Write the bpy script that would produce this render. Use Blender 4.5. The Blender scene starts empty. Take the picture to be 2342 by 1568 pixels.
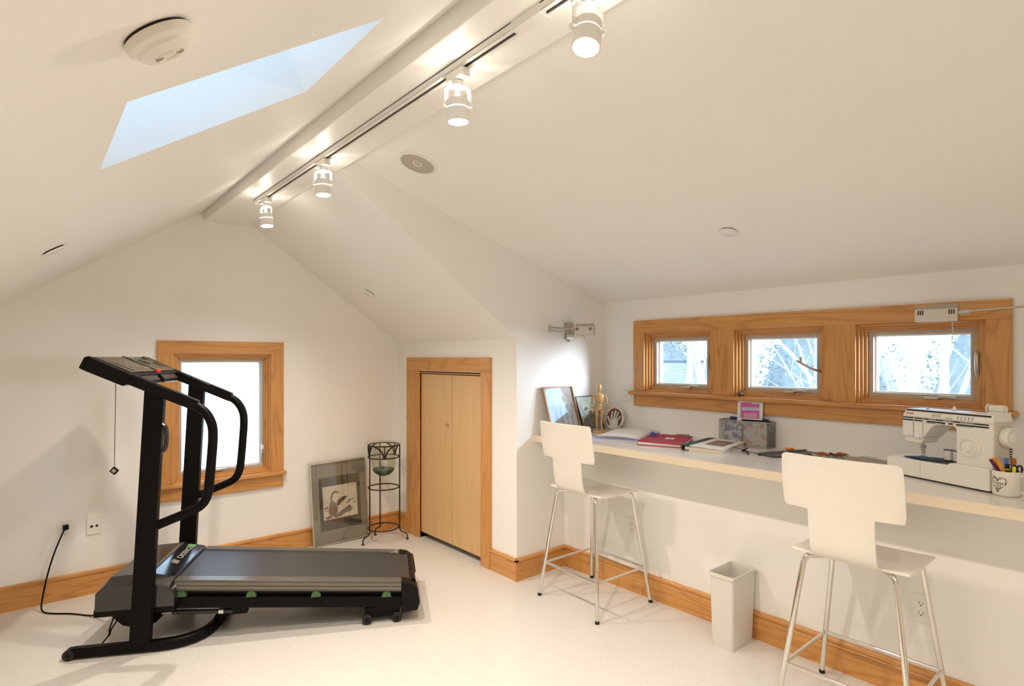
import bpy, bmesh, math, random
from mathutils import Vector, Matrix
random.seed(11)
SC = bpy.context.scene
COL = SC.collection
R = math.radians

# ------------------------------------------------------------------ camera
cam_d = bpy.data.cameras.new('camera')
cam_d.sensor_width = 36.0
cam_d.lens = 20.14
cam_d.shift_y = 34.0 / 2342.0
cam_d.clip_start = 0.02
cam_d.clip_end = 300
cam = bpy.data.objects.new('camera', cam_d)
cam.location = (0.0, 0.0, 1.42)
cam.rotation_euler = (R(90), 0, R(-40.3725))
COL.objects.link(cam)
SC.camera = cam

# ------------------------------------------------------------------ sky, sun, exposure
SKY_COL = (0.39, 0.66, 1.0)
SKY_STR = 3.1
SUN_E = 15.0
W = bpy.data.worlds.new('sky')
SC.world = W
W.use_nodes = True
_bg = W.node_tree.nodes['Background']
_bg.inputs['Color'].default_value = (*SKY_COL, 1)
_bg.inputs['Strength'].default_value = SKY_STR
sun_d = bpy.data.lights.new('hazy_sun', 'SUN')
sun_d.energy = SUN_E
sun_d.angle = R(30)
sun_d.color = (0.74, 0.87, 1.0)
sun = bpy.data.objects.new('hazy_sun', sun_d)
sun.rotation_euler = Vector((-0.70, 1.0, -0.22)).to_track_quat('-Z', 'Y').to_euler()
sun.location = (6, -8, 5)
COL.objects.link(sun)

vs = SC.view_settings
vs.view_transform = 'Standard'
vs.look = 'None'
vs.gamma = 1.0
vs.exposure = 0.30
vs.use_curve_mapping = False
SC.cycles.max_bounces = 9
SC.cycles.diffuse_bounces = 6
SC.cycles.glossy_bounces = 3
SC.cycles.transmission_bounces = 4
SC.cycles.transparent_max_bounces = 16
SC.cycles.sample_clamp_indirect = 6.0
SC.cycles.use_adaptive_sampling = True
SC.cycles.adaptive_threshold = 0.08
SC.cycles.caustics_reflective = False
SC.cycles.caustics_refractive = False

# track lamps: colour, beam power, leak behind the reflector
LAMP_COL = (1.0, 0.85, 0.695)
BEAM_W = 58.0
LEAK_W = 2.2

# ------------------------------------------------------------------ helpers
def tag(o, label=None, cat=None, group=None, kind=None):
    if label: o['label'] = label
    if cat: o['category'] = cat
    if group: o['group'] = group
    if kind: o['kind'] = kind
    return o

def empty(name, loc=(0, 0, 0), rz=0.0, parent=None):
    o = bpy.data.objects.new(name, None)
    o.empty_display_size = 0.05
    o.location = loc
    o.rotation_euler = (0, 0, rz)
    COL.objects.link(o)
    if parent: o.parent = parent
    return o

def rot_to(d):
    return Vector(d).normalized().to_track_quat('Z', 'Y').to_matrix().to_4x4()

class MB:
    def __init__(s):
        s.v = []; s.f = []
    def add(s, vs_, fs, M=None):
        b = len(s.v)
        for p in vs_:
            p = Vector(p)
            s.v.append(M @ p if M is not None else p)
        for f in fs: s.f.append([i + b for i in f])
        return s
    def box(s, x0, x1, y0, y1, z0, z1, M=None):
        P = [(x0,y0,z0),(x1,y0,z0),(x1,y1,z0),(x0,y1,z0),(x0,y0,z1),(x1,y0,z1),(x1,y1,z1),(x0,y1,z1)]
        return s.add(P, [(0,3,2,1),(4,5,6,7),(0,1,5,4),(1,2,6,5),(2,3,7,6),(3,0,4,7)], M)
    def bc(s, c, d, M=None):
        return s.box(c[0]-d[0]/2, c[0]+d[0]/2, c[1]-d[1]/2, c[1]+d[1]/2, c[2]-d[2]/2, c[2]+d[2]/2, M)
    def prism(s, poly, ax, a, b, M=None):
        def m(u, v, w):
            return (w, u, v) if ax == 'x' else ((u, w, v) if ax == 'y' else (u, v, w))
        n = len(poly)
        P = [m(u, v, a) for u, v in poly] + [m(u, v, b) for u, v in poly]
        F = [list(range(n))[::-1], list(range(n, 2*n))]
        for i in range(n):
            j = (i+1) % n
            F.append((i, j, n+j, n+i))
        return s.add(P, F, M)
    def sweep(s, pts, sec, closed=False, up=None, scales=None):
        pts = [Vector(p) for p in pts]
        n = len(pts); k = len(sec)
        T = []
        for i in range(n):
            if closed: t = pts[(i+1) % n] - pts[i-1]
            elif i == 0: t = pts[1]-pts[0]
            elif i == n-1: t = pts[-1]-pts[-2]
            else: t = (pts[i+1]-pts[i]).normalized() + (pts[i]-pts[i-1]).normalized()
            if t.length < 1e-9: t = Vector((0,0,1))
            T.append(t.normalized())
        if up is None:
            up = Vector((0,0,1)) if abs(T[0].z) < .9 else Vector((1,0,0))
        nrm = (Vector(up) - T[0]*Vector(up).dot(T[0])).normalized()
        P = []
        for i in range(n):
            if i:
                ax = T[i-1].cross(T[i])
                if ax.length > 1e-7:
                    nrm = Matrix.Rotation(math.atan2(ax.length, T[i-1].dot(T[i])), 3, ax.normalized()) @ nrm
                nrm = (nrm - T[i]*nrm.dot(T[i])).normalized()
            b = T[i].cross(nrm)
            sc = scales[i] if scales else 1.0
            for (a, c) in sec:
                P.append(pts[i] + b*(a*sc) + nrm*(c*sc))
        F = []
        for i in range(n if closed else n-1):
            i2 = (i+1) % n
            for j in range(k):
                j2 = (j+1) % k
                F.append((i*k+j, i*k+j2, i2*k+j2, i2*k+j))
        if not closed:
            F.append(list(range(k))[::-1]); F.append([(n-1)*k+j for j in range(k)])
        return s.add(P, F)
    def tube(s, pts, r, n=8, closed=False):
        rs = r if isinstance(r, (list, tuple)) else None
        r0 = 1.0 if rs else r
        sec = [(r0*math.cos(2*math.pi*i/n), r0*math.sin(2*math.pi*i/n)) for i in range(n)]
        return s.sweep(pts, sec, closed, None, rs)
    def bar(s, pts, w, h, closed=False, up=None, ch=0.0):
        a, b = w/2, h/2
        if ch:
            sec = [(-a+ch,-b),(a-ch,-b),(a,-b+ch),(a,b-ch),(a-ch,b),(-a+ch,b),(-a,b-ch),(-a,-b+ch)]
        else: sec = [(-a,-b),(a,-b),(a,b),(-a,b)]
        return s.sweep(pts, sec, closed, up)
    def lathe(s, prof, n=24, M=None, ang=2*math.pi):
        full = abs(ang-2*math.pi) < 1e-6
        P = []; F = []; idx = []
        for (r, z) in prof:
            if abs(r) < 1e-7:
                idx.append([len(P)]); P.append((0,0,z))
            else:
                m = n if full else n+1
                idx.append(list(range(len(P), len(P)+m)))
                for i in range(m):
                    a = ang*i/n
                    P.append((r*math.cos(a), r*math.sin(a), z))
        for a, b in zip(idx, idx[1:]):
            for i in range(n):
                j = (i+1) % n if full else i+1
                if len(a) == 1 and len(b) == 1: continue
                if len(a) == 1: F.append((a[0], b[i], b[j]))
                elif len(b) == 1: F.append((a[i], b[0], a[j]))
                else: F.append((a[i], b[i], b[j], a[j]))
        return s.add(P, F, M)
    def cyl(s, p0, p1, r, n=16, r1=None):
        p0 = Vector(p0); p1 = Vector(p1)
        L = (p1-p0).length
        M = Matrix.Translation(p0) @ rot_to(p1-p0)
        r1 = r if r1 is None else r1
        return s.lathe([(0,0),(r,0),(r1,L),(0,L)], n, M)
    def ell(s, c, rad, n=16, m=10, M=None):
        prof = [(math.sin(math.pi*i/m), -math.cos(math.pi*i/m)) for i in range(m+1)]
        prof[0] = (0,-1); prof[-1] = (0,1)
        T = Matrix.Translation(c) @ Matrix.Diagonal((*rad, 1))
        return s.lathe(prof, n, (M @ T) if M is not None else T)
    def build(s, name, mat, parent=None, smooth=None, bevel=0.0, seg=2, M=None, solid=0.0, sub=0, recalc=True):
        me = bpy.data.meshes.new(name)
        me.from_pydata([tuple(M @ p) if M is not None else tuple(p) for p in s.v], [], s.f)
        if recalc:
            bm = bmesh.new(); bm.from_mesh(me)
            bmesh.ops.recalc_face_normals(bm, faces=bm.faces)
            bm.to_mesh(me); bm.free()
        me.materials.append(mat)
        if smooth is not None:
            for p in me.polygons: p.use_smooth = True
            me.set_sharp_from_angle(angle=R(smooth))
        me.update()
        o = bpy.data.objects.new(name, me)
        COL.objects.link(o)
        if parent: o.parent = parent
        if solid:
            md = o.modifiers.new('solid', 'SOLIDIFY'); md.thickness = solid; md.offset = 0
        if bevel:
            md = o.modifiers.new('bevel', 'BEVEL'); md.width = bevel; md.segments = seg
            md.limit_method = 'ANGLE'; md.angle_limit = R(35)
        if sub:
            md = o.modifiers.new('sub', 'SUBSURF'); md.levels = sub; md.render_levels = sub
        return o

def arc(c, r, a0, a1, n, ax='z'):
    out = []
    for i in range(n+1):
        a = R(a0 + (a1-a0)*i/n)
        u, v = r*math.cos(a), r*math.sin(a)
        out.append((c[0]+u, c[1]+v, c[2]) if ax == 'z' else ((c[0]+u, c[1], c[2]+v) if ax == 'y' else (c[0], c[1]+u, c[2]+v)))
    return out

def smooth_path(pts, n=6):
    """Catmull-Rom through the points."""
    P = [Vector(p) for p in pts]
    P = [P[0]*2-P[1]] + P + [P[-1]*2-P[-2]]
    out = []
    for i in range(1, len(P)-2):
        for k in range(n):
            t = k/n
            a, b, c, d = P[i-1], P[i], P[i+1], P[i+2]
            out.append(0.5*((2*b)+(c-a)*t+(2*a-5*b+4*c-d)*t*t+(3*b-a-3*c+d)*t**3))
    out.append(P[-2])
    return out

def copy_tree(o, parent=None):
    c = o.copy()
    COL.objects.link(c)
    if parent: c.parent = parent
    for ch in list(o.children): copy_tree(ch, c)
    return c

def text_mesh(body, size, align='CENTER', bold=0.0):
    cu = bpy.data.curves.new('lettering', 'FONT')
    cu.body = body; cu.size = size; cu.align_x = align; cu.align_y = 'CENTER'
    cu.offset = bold
    cu.resolution_u = 3
    o = bpy.data.objects.new('lettering', cu)
    COL.objects.link(o)
    dg = bpy.context.evaluated_depsgraph_get()
    me = bpy.data.meshes.new_from_object(o.evaluated_get(dg))
    bpy.data.objects.remove(o); bpy.data.curves.remove(cu)
    return me

def text(name, body, size, mat, parent, M, bold=0.0, wrap=None):
    me = text_mesh(body, size, bold=bold)
    for v in me.vertices:
        p = v.co.copy()
        if wrap:  # cylinder radius
            a = p.x/wrap
            p = Vector((math.sin(a)*wrap, p.y, math.cos(a)*wrap))
        v.co = M @ p
    me.materials.clear(); me.materials.append(mat)
    o = bpy.data.objects.new(name, me); COL.objects.link(o); o.parent = parent
    return o

# ------------------------------------------------------------------ materials
def mat(name, col, rough=0.5, metal=0.0, spec=0.5, coat=0.0, coat_r=0.1, emit=None, es=0.0, trans=0.0, ior=1.45, sheen=0.0):
    m = bpy.data.materials.new(name); m.use_nodes = True
    b = m.node_tree.nodes['Principled BSDF']
    b.inputs['Base Color'].default_value = (*col, 1)
    b.inputs['Roughness'].default_value = rough
    b.inputs['Metallic'].default_value = metal
    b.inputs['Specular IOR Level'].default_value = spec
    b.inputs['Coat Weight'].default_value = coat
    b.inputs['Coat Roughness'].default_value = coat_r
    b.inputs['Transmission Weight'].default_value = trans
    b.inputs['IOR'].default_value = ior
    if sheen: b.inputs['Sheen Weight'].default_value = sheen
    if emit:
        b.inputs['Emission Color'].default_value = (*emit, 1)
        b.inputs['Emission Strength'].default_value = es
    return m

def N(m, t, **kw):
    n = m.node_tree.nodes.new(t)
    for k, v in kw.items():
        if k in n.inputs.keys(): n.inputs[k].default_value = v
        else: setattr(n, k, v)
    return n

def L(m, a, b): m.node_tree.links.new(a, b)

def grain(m, col2, scale, amount=0.5, bump=0.0, detail=3, mapping=(1,1,1), coords='Object', lo=0.4, hi=0.65, rough_var=0.0):
    """blend the base colour to col2 by noise; optional bump"""
    b = m.node_tree.nodes['Principled BSDF']
    base = tuple(b.inputs['Base Color'].default_value)
    tc = N(m, 'ShaderNodeTexCoord'); mp = N(m, 'ShaderNodeMapping'); mp.inputs['Scale'].default_value = mapping
    L(m, tc.outputs[coords], mp.inputs['Vector'])
    no = N(m, 'ShaderNodeTexNoise', Scale=scale, Detail=detail)
    L(m, mp.outputs['Vector'], no.inputs['Vector'])
    mr = N(m, 'ShaderNodeMapRange'); mr.inputs['From Min'].default_value = lo; mr.inputs['From Max'].default_value = hi
    mr.inputs['To Max'].default_value = amount
    L(m, no.outputs['Fac'], mr.inputs['Value'])
    mx = N(m, 'ShaderNodeMix', data_type='RGBA')
    mx.inputs['A'].default_value = base; mx.inputs['B'].default_value = (*col2, 1)
    L(m, mr.outputs['Result'], mx.inputs['Factor'])
    L(m, mx.outputs['Result'], b.inputs['Base Color'])
    if bump:
        bp = N(m, 'ShaderNodeBump', Strength=bump, Distance=0.002)
        L(m, no.outputs['Fac'], bp.inputs['Height']); L(m, bp.outputs['Normal'], b.inputs['Normal'])
    return m

def wood(name, axis, c_light, c_dark, rough=0.34, coat=0.25, along=0.8, across=9.0, rings=11.0, contrast=0.62):
    """oak-like: contour lines of a stretched noise (cathedral grain) + fine fibres, grain along one axis"""
    m = mat(name, c_light, rough, coat=coat, coat_r=0.18)
    b = m.node_tree.nodes['Principled BSDF']
    tc = N(m, 'ShaderNodeTexCoord'); oi = N(m, 'ShaderNodeObjectInfo')
    mu = N(m, 'ShaderNodeMath', operation='MULTIPLY'); mu.inputs[1].default_value = 37.0
    L(m, oi.outputs['Random'], mu.inputs[0])
    ad = N(m, 'ShaderNodeVectorMath', operation='ADD')
    L(m, tc.outputs['Object'], ad.inputs[0]); L(m, mu.outputs[0], ad.inputs[1])
    def mapped(al, ac):
        mp = N(m, 'ShaderNodeMapping'); s = [ac, ac, ac]; s['xyz'.index(axis)] = al
        mp.inputs['Scale'].default_value = s
        L(m, ad.outputs[0], mp.inputs['Vector']); return mp
    n1 = N(m, 'ShaderNodeTexNoise', Scale=1.0, Detail=1.2, Roughness=0.45, Distortion=0.3)
    L(m, mapped(along, across).outputs[0], n1.inputs['Vector'])
    m2 = N(m, 'ShaderNodeMath', operation='MULTIPLY'); m2.inputs[1].default_value = rings
    L(m, n1.outputs['Fac'], m2.inputs[0])
    fr = N(m, 'ShaderNodeMath', operation='FRACT'); L(m, m2.outputs[0], fr.inputs[0])
    c1 = N(m, 'ShaderNodeMath', operation='SUBTRACT'); c1.inputs[1].default_value = 0.5; L(m, fr.outputs[0], c1.inputs[0])
    c2 = N(m, 'ShaderNodeMath', operation='ABSOLUTE'); L(m, c1.outputs[0], c2.inputs[0])
    c3 = N(m, 'ShaderNodeMath', operation='MULTIPLY'); c3.inputs[1].default_value = 2.0; L(m, c2.outputs[0], c3.inputs[0])
    pw = N(m, 'ShaderNodeMath', operation='POWER'); pw.inputs[1].default_value = 3.5; L(m, c3.outputs[0], pw.inputs[0])
    n2 = N(m, 'ShaderNodeTexNoise', Scale=1.0, Detail=3.0)
    L(m, mapped(6.0, 240.0).outputs[0], n2.inputs['Vector'])
    mr = N(m, 'ShaderNodeMapRange'); mr.inputs['From Min'].default_value = 0.35; mr.inputs['From Max'].default_value = 0.7
    mr.inputs['To Max'].default_value = 0.45
    L(m, n2.outputs['Fac'], mr.inputs['Value'])
    s1 = N(m, 'ShaderNodeMath', operation='MULTIPLY'); s1.inputs[1].default_value = contrast; L(m, pw.outputs[0], s1.inputs[0])
    s2 = N(m, 'ShaderNodeMath', operation='ADD', use_clamp=True); L(m, s1.outputs[0], s2.inputs[0]); L(m, mr.outputs[0], s2.inputs[1])
    mx = N(m, 'ShaderNodeMix', data_type='RGBA')
    mx.inputs['A'].default_value = (*c_light, 1); mx.inputs['B'].default_value = (*c_dark, 1)
    L(m, s2.outputs[0], mx.inputs['Factor']); L(m, mx.outputs['Result'], b.inputs['Base Color'])
    bp = N(m, 'ShaderNodeBump', Strength=0.08, Distance=0.001)
    L(m, s2.outputs[0], bp.inputs['Height']); L(m, bp.outputs['Normal'], b.inputs['Normal'])
    return m

def pane(name, tint=(1,1,1), gloss=0.06):
    """thin sheet glass: lets light straight through with a weak mirror reflection"""
    m = bpy.data.materials.new(name); m.use_nodes = True
    nt = m.node_tree; nt.nodes.remove(nt.nodes['Principled BSDF'])
    t = N(m, 'ShaderNodeBsdfTransparent', Color=(*tint, 1)); g = N(m, 'ShaderNodeBsdfGlossy', Roughness=0.02)
    mx = N(m, 'ShaderNodeMixShader', Fac=gloss)
    L(m, t.outputs[0], mx.inputs[1]); L(m, g.outputs[0], mx.inputs[2])
    L(m, mx.outputs[0], nt.nodes['Material Output'].inputs['Surface'])
    return m

PAINT = grain(mat('painted_drywall', (0.91, 0.895, 0.86), 0.6, spec=0.3), (0.90, 0.88, 0.84), 3.0, 0.6, 0.0)
PAINT_G = grain(mat('painted_beam', (0.91, 0.895, 0.86), 0.42, spec=0.4), (0.90, 0.88, 0.84), 3.0, 0.6, 0.0)
OAK = {a: wood('oak_'+a, a, (0.67, 0.335, 0.100), (0.46, 0.19, 0.045)) for a in 'xyz'}
PLY = wood('birch_plywood', 'z', (0.72, 0.48, 0.235), (0.60, 0.36, 0.15), 0.4, 0.15, along=0.9, across=9, rings=5, contrast=0.3)
FLOOR = mat('marbled_linoleum', (0.83, 0.79, 0.70), 0.30, coat=0.2, coat_r=0.15)
WHITE = mat('white_plastic', (0.85, 0.83, 0.78), 0.35)
WHITE_G = mat('white_enamel', (0.86, 0.85, 0.82), 0.25)
NICKEL = grain(mat('brushed_nickel', (0.55, 0.50, 0.42), 0.38, metal=1.0), (0.48, 0.43, 0.36), 60, 0.5, mapping=(1, 8, 1))
TAUPE = mat('taupe_window_metal', (0.50, 0.42, 0.34), 0.45)
CHROME = mat('chrome', (0.78, 0.76, 0.72), 0.10, metal=1.0)
BLACK = mat('black_plastic', (0.004, 0.0035, 0.003), 0.40, spec=0.2)
BLACK_S = mat('black_steel', (0.003, 0.0025, 0.002), 0.42, spec=0.16)
BLACK_G = mat('black_gloss_plastic', (0.014, 0.014, 0.016), 0.20, spec=0.6)
RUBBER = mat('black_rubber', (0.015, 0.014, 0.013), 0.7)
DARK = mat('dark_slot', (0.02, 0.016, 0.012), 0.8)
GREEN = mat('green_cushion', (0.065, 0.14, 0.05), 0.55)
IRON = grain(mat('wrought_iron', (0.030, 0.018, 0.012), 0.5, metal=0.3), (0.06, 0.03, 0.018), 50, 0.6, 0.2)
GLASS_W = pane('window_glass')
GLASS_P = pane('picture_glass', (0.97, 0.98, 0.97), 0.07)
BOWL = pane('clear_blown_glass', (0.95, 0.97, 0.94), 0.10)
BOWL_B = pane('green_thick_glass', (0.16, 0.36, 0.24), 0.12)
LENS = mat('lamp_lens', (0.9, 0.85, 0.75), 0.3, emit=(1.0, 0.88, 0.66), es=26.0)
CANVAS = mat('paper_white', (0.82, 0.81, 0.77), 0.7)

def floor_nodes():
    m = FLOOR; b = m.node_tree.nodes['Principled BSDF']
    tc = N(m, 'ShaderNodeTexCoord')
    def layer(prev, scale, lo, hi, amt, col, det=2.0):
        no = N(m, 'ShaderNodeTexNoise', Scale=scale, Detail=det, Roughness=0.6)
        L(m, tc.outputs['Object'], no.inputs['Vector'])
        mr = N(m, 'ShaderNodeMapRange'); mr.inputs['From Min'].default_value = lo; mr.inputs['From Max'].default_value = hi
        mr.inputs['To Max'].default_value = amt
        L(m, no.outputs['Fac'], mr.inputs['Value'])
        mx = N(m, 'ShaderNodeMix', data_type='RGBA'); mx.inputs['B'].default_value = (*col, 1)
        if prev is None: mx.inputs['A'].default_value = (0.73, 0.72, 0.695, 1)
        else: L(m, prev, mx.inputs['A'])
        L(m, mr.outputs['Result'], mx.inputs['Factor'])
        return mx.outputs['Result']
    c = layer(None, 14, 0.45, 0.7, 0.5, (0.69, 0.675, 0.64))
    c = layer(c, 150, 0.58, 0.68, 0.60, (0.60, 0.54, 0.44))
    c = layer(c, 100, 0.64, 0.70, 0.70, (0.42, 0.34, 0.24))
    c = layer(c, 95, 0.62, 0.72, 0.5, (0.92, 0.90, 0.85))
    L(m, c, b.inputs['Base Color'])
floor_nodes()

# ------------------------------------------------------------------ the room
GY, BX, CY, UX, LX, RY, KX = 4.28, 2.39, 2.765, 3.243, 2.825, -1.3, -1.2
def zL(x): return 2.41 + 0.68*(x-0.92)
def zR(x): return 1.541 + 0.70*(BX-x)
def zD(x): return 1.82 + 0.311*(UX-x)
def struct(o, label=None):
    o['kind'] = 'structure'
    if label: o['label'] = label
    return o

struct(MB().box(KX-.1, 3.42, RY-.1, GY+.14, -.12, 0).build('floor', FLOOR), 'off-white speckled linoleum floor of the attic room')

# gable wall with its window hole
wx0, wx1, wz0, wz1 = 0.739, 1.352, 0.600, 1.447
m = MB()
m.prism([(-1.3,0),(wx0,0),(wx0,zL(wx0)+.1),(-1.3,zL(-1.3)+.1)], 'y', GY, GY+.14)
m.prism([(wx1,0),(2.55,0),(2.55,zR(2.55)+.1),(wx1,zR(wx1)+.1)], 'y', GY, GY+.14)
m.prism([(wx0,wz1),(wx1,wz1),(wx1,zR(wx1)+.1),(1.036,2.58),(wx0,zL(wx0)+.1)], 'y', GY, GY+.14)
m.prism([(wx0,0),(wx1,0),(wx1,wz0),(wx0,wz0)], 'y', GY, GY+.14)
struct(m.build('wall_back', PAINT), 'white gable end wall with the tall window')
# rear gable behind the camera, left knee wall
m = MB().prism([(-1.3,0),(3.40,0),(3.40,zD(3.4)+.1),(1.05,2.6),(-1.3,zL(-1.3)+.1)], 'y', RY-.1, RY)
struct(m.build('wall_front', PAINT), 'white end wall opposite the gable window')
struct(MB().box(KX-.1, KX, RY, GY, 0, 1.1).build('wall_left', PAINT), 'low white knee wall under the left slope')
# knee wall with the closet door
dy0, dy1, dz1 = 3.119, 3.935, 1.308
m = MB()
m.box(BX, BX+.11, CY+.115, dy0, 0, 1.60); m.box(BX, BX+.11, dy1, GY, 0, 1.60); m.box(BX, BX+.11, dy0, dy1, dz1, 1.60)
struct(m.build('wall_closet', PAINT), 'short white knee wall around the closet door')
m = MB().box(BX+.16, BX+.20, CY+.12, GY, 0, 1.5)  # closed panel added behind the door leaves so outdoor light cannot leak in
struct(m.build('wall_closet_leak_panel', PAINT), 'unseen panel added behind the closet door to keep outside light out')
# dormer cheek
m = MB()
m.prism([(BX,0),(3.42,0),(3.42,zD(3.42)+.06),(1.06,zD(1.06)+.06),(1.06,zR(1.06)),(BX,1.541)], 'y', CY, CY+.115)
struct(m.build('wall_cheek', PAINT), 'white dormer cheek wall beside the worktop')
# dormer window wall (three holes) and the thicker wall under the worktop
WIN = [(1.898, 2.399), (1.238, 1.749), (0.571, 1.090)]
uz0, uz1 = 1.197, 1.590
m = MB()
ys = [RY] + [v for p in sorted(WIN) for v in p] + [CY]
for i in range(0, len(ys), 2): m.box(UX, UX+.11, ys[i], ys[i+1], .875, 1.95)
for a, b in WIN:
    m.box(UX, UX+.11, a, b, .875, uz0); m.box(UX, UX+.11, a, b, uz1, 1.95)
struct(m.build('wall_right', PAINT), 'white dormer wall with three small windows')
struct(MB().box(LX, UX+.11, RY, CY, 0, .875).build('wall_right_lower', PAINT), 'white wall below the worktop')

# sloped ceilings
def slope_frame(x0, z0, tan):
    a = math.atan(tan)
    M = Matrix(((math.cos(a),0,-math.sin(a),x0),(0,1,0,0),(math.sin(a),0,math.cos(a),z0),(0,0,0,1)))
    return M, math.cos(a)
ML, cL = slope_frame(.92, 2.41, .68)
sx0, sx1, sy0, sy1 = .14, .648, 1.233, 1.722
p0, p1 = (sx0-.92)/cL, (sx1-.92)/cL
pa, pb = (-1.32-.92)/cL, (1.05-.92)/cL
q = .34
m = MB()
m.box(pa, p0, RY-.1, GY+.14, 0, q, ML); m.box(p1, pb, RY-.1, GY+.14, 0, q, ML)
m.box(p0, p1, RY-.1, sy0, 0, q, ML); m.box(p0, p1, sy1, GY+.14, 0, q, ML)
struct(m.build('ceiling_left', PAINT), 'white sloped ceiling with the skylight shaft')
MR, cR = slope_frame(BX, 1.541, -.70)
struct(MB().box((1.03-BX)/cR, .3, CY+.115, GY+.14, 0, .2, MR).build('ceiling_back', PAINT), 'white sloped ceiling over the closet door')
MD, cD = slope_frame(UX, 1.82, -.311)
struct(MB().box((1.045-UX)/cD, .2, RY-.1, CY+.11, 0, .2, MD).build('ceiling_right', PAINT), 'white gently sloped dormer ceiling')
struct(MB().box(.92, 1.18, RY, GY, 2.342, 2.56).build('trim_ridge_beam', PAINT_G, bevel=.004), 'white boxed ridge beam carrying the track lights')

# skylight glazing
sk = struct(empty('window_5', (0,0,0)), 'skylight with pale blue shaft in the sloped ceiling')
m = MB()
m.box(p0, p0+.03, sy0, sy1, q-.06, q+.04, ML); m.box(p1-.03, p1, sy0, sy1, q-.06, q+.04, ML)
m.box(p0+.03, p1-.03, sy0, sy0+.03, q-.06, q+.04, ML); m.box(p0+.03, p1-.03, sy1-.03, sy1, q-.06, q+.04, ML)
m.build('skylight_frame', WHITE, sk)
MB().box(p0+.03, p1-.03, sy0+.03, sy1-.03, q-.01, q, ML).build('pane', GLASS_W, sk)

# baseboards
BP = [(0,0),(.014,0),(.014,.108),(.0105,.112),(.0105,.118),(.018,.122),(.018,.134),(.012,.141),(0,.141)]
def baseboard(name, a, b, nrm, axis, label):
    P = []; n = len(BP)
    for (x, y) in (a, b):
        for d, z in BP: P.append((x+nrm[0]*d, y+nrm[1]*d, z))
    F = [list(range(n)), list(range(n, 2*n))[::-1]] + [(i, (i+1) % n, n+(i+1) % n, n+i) for i in range(n)]
    o = MB().add(P, F).build(name, OAK[axis]); struct(o, label); return o
baseboard('baseboard_back', (KX, GY), (BX, GY), (0,-1), 'x', 'oak baseboard along the gable wall')
baseboard('baseboard_closet_far', (BX, 4.118), (BX, GY-.012), (-1,0), 'y', 'short oak baseboard between gable corner and closet casing')
baseboard('baseboard_closet_near', (BX, CY-.018), (BX, 3.020), (-1,0), 'y', 'short oak baseboard between closet casing and dormer corner')
baseboard('baseboard_cheek', (BX-.018, CY), (LX-.010, CY), (0,-1), 'x', 'oak baseboard below the dormer cheek')
baseboard('baseboard_right', (LX, RY), (LX, CY-.010), (-1,0), 'y', 'long oak baseboard under the worktop')
baseboard('baseboard_left', (KX, RY), (KX, GY-.018), (1,0), 'y', 'oak baseboard of the low left wall')

# closet door: casing + two plywood leaves
dr = struct(empty('door_1', (0,0,0)), 'plywood bifold closet door with oak casing in the knee wall')
cx0, cx1 = BX-.019, BX
MB().box(cx0, cx1, 3.020, 3.122, 0, 1.322).build('side_casing', OAK['z'], dr, bevel=.002)
MB().box(cx0, cx1, 3.932, 4.118, 0, 1.322).build('side_casing', OAK['z'], dr, bevel=.002)
MB().box(cx0, cx1, 3.020, 4.118, 1.322, 1.422).build('head_casing', OAK['y'], dr, bevel=.002)
m = MB()
for k in range(3): m.box(cx0-.003, cx0+.004, 3.944+k*.022, 3.956+k*.022, 0, 1.30)
m.build('casing_bead', OAK['z'], dr, bevel=.002)
m = MB().box(BX, BX+.11, 3.112, 3.119, 0, 1.315).box(BX, BX+.11, 3.935, 3.942, 0, 1.315).box(BX, BX+.11, 3.119, 3.935, 1.300, 1.315)
m.build('jamb', OAK['z'], dr)
for (a, b) in ((3.124, 3.499), (3.504, 3.930)):
    lf = MB().box(BX+.006, BX+.036, a, b, .045, 1.294).build('door_panel', PLY, dr, bevel=.0015)
    if a > 3.5:
        M = Matrix.Translation((BX+.007, 3.552, .930)) @ rot_to((-1,0,0))
        MB().lathe([(0,-.002),(.006,0),(.005,.008),(.010,.014),(.012,.020),(.010,.026),(.004,.029),(0,.029)], 16, M).build('knob', CHROME, lf, smooth=40)
MB().box(BX+.002, BX+.05, 3.120, 3.934, 1.2955, 1.2995).build('head_track', DARK, dr)

# gable window
def rring(m, ax, o, i, d0, d1, which='all'):
    """rectangular ring: o/i = (u0,u1,v0,v1); plane normal ax; depth d0..d1"""
    sides = ((o[0],i[0],o[2],o[3]),(i[1],o[1],o[2],o[3])); flats = ((i[0],i[1],o[2],i[2]),(i[0],i[1],i[3],o[3]))
    for (a,b,c,d) in {'all': sides+flats, 'v': sides, 'h': flats}[which]:
        if b-a < 1e-6 or d-c < 1e-6: continue
        if ax == 'y': m.box(a,b,d0,d1,c,d)
        else: m.box(d0,d1,a,b,c,d)
def inset(r, s, t, b): return (r[0]+s, r[1]-s, r[2]+b, r[3]-t)

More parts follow.
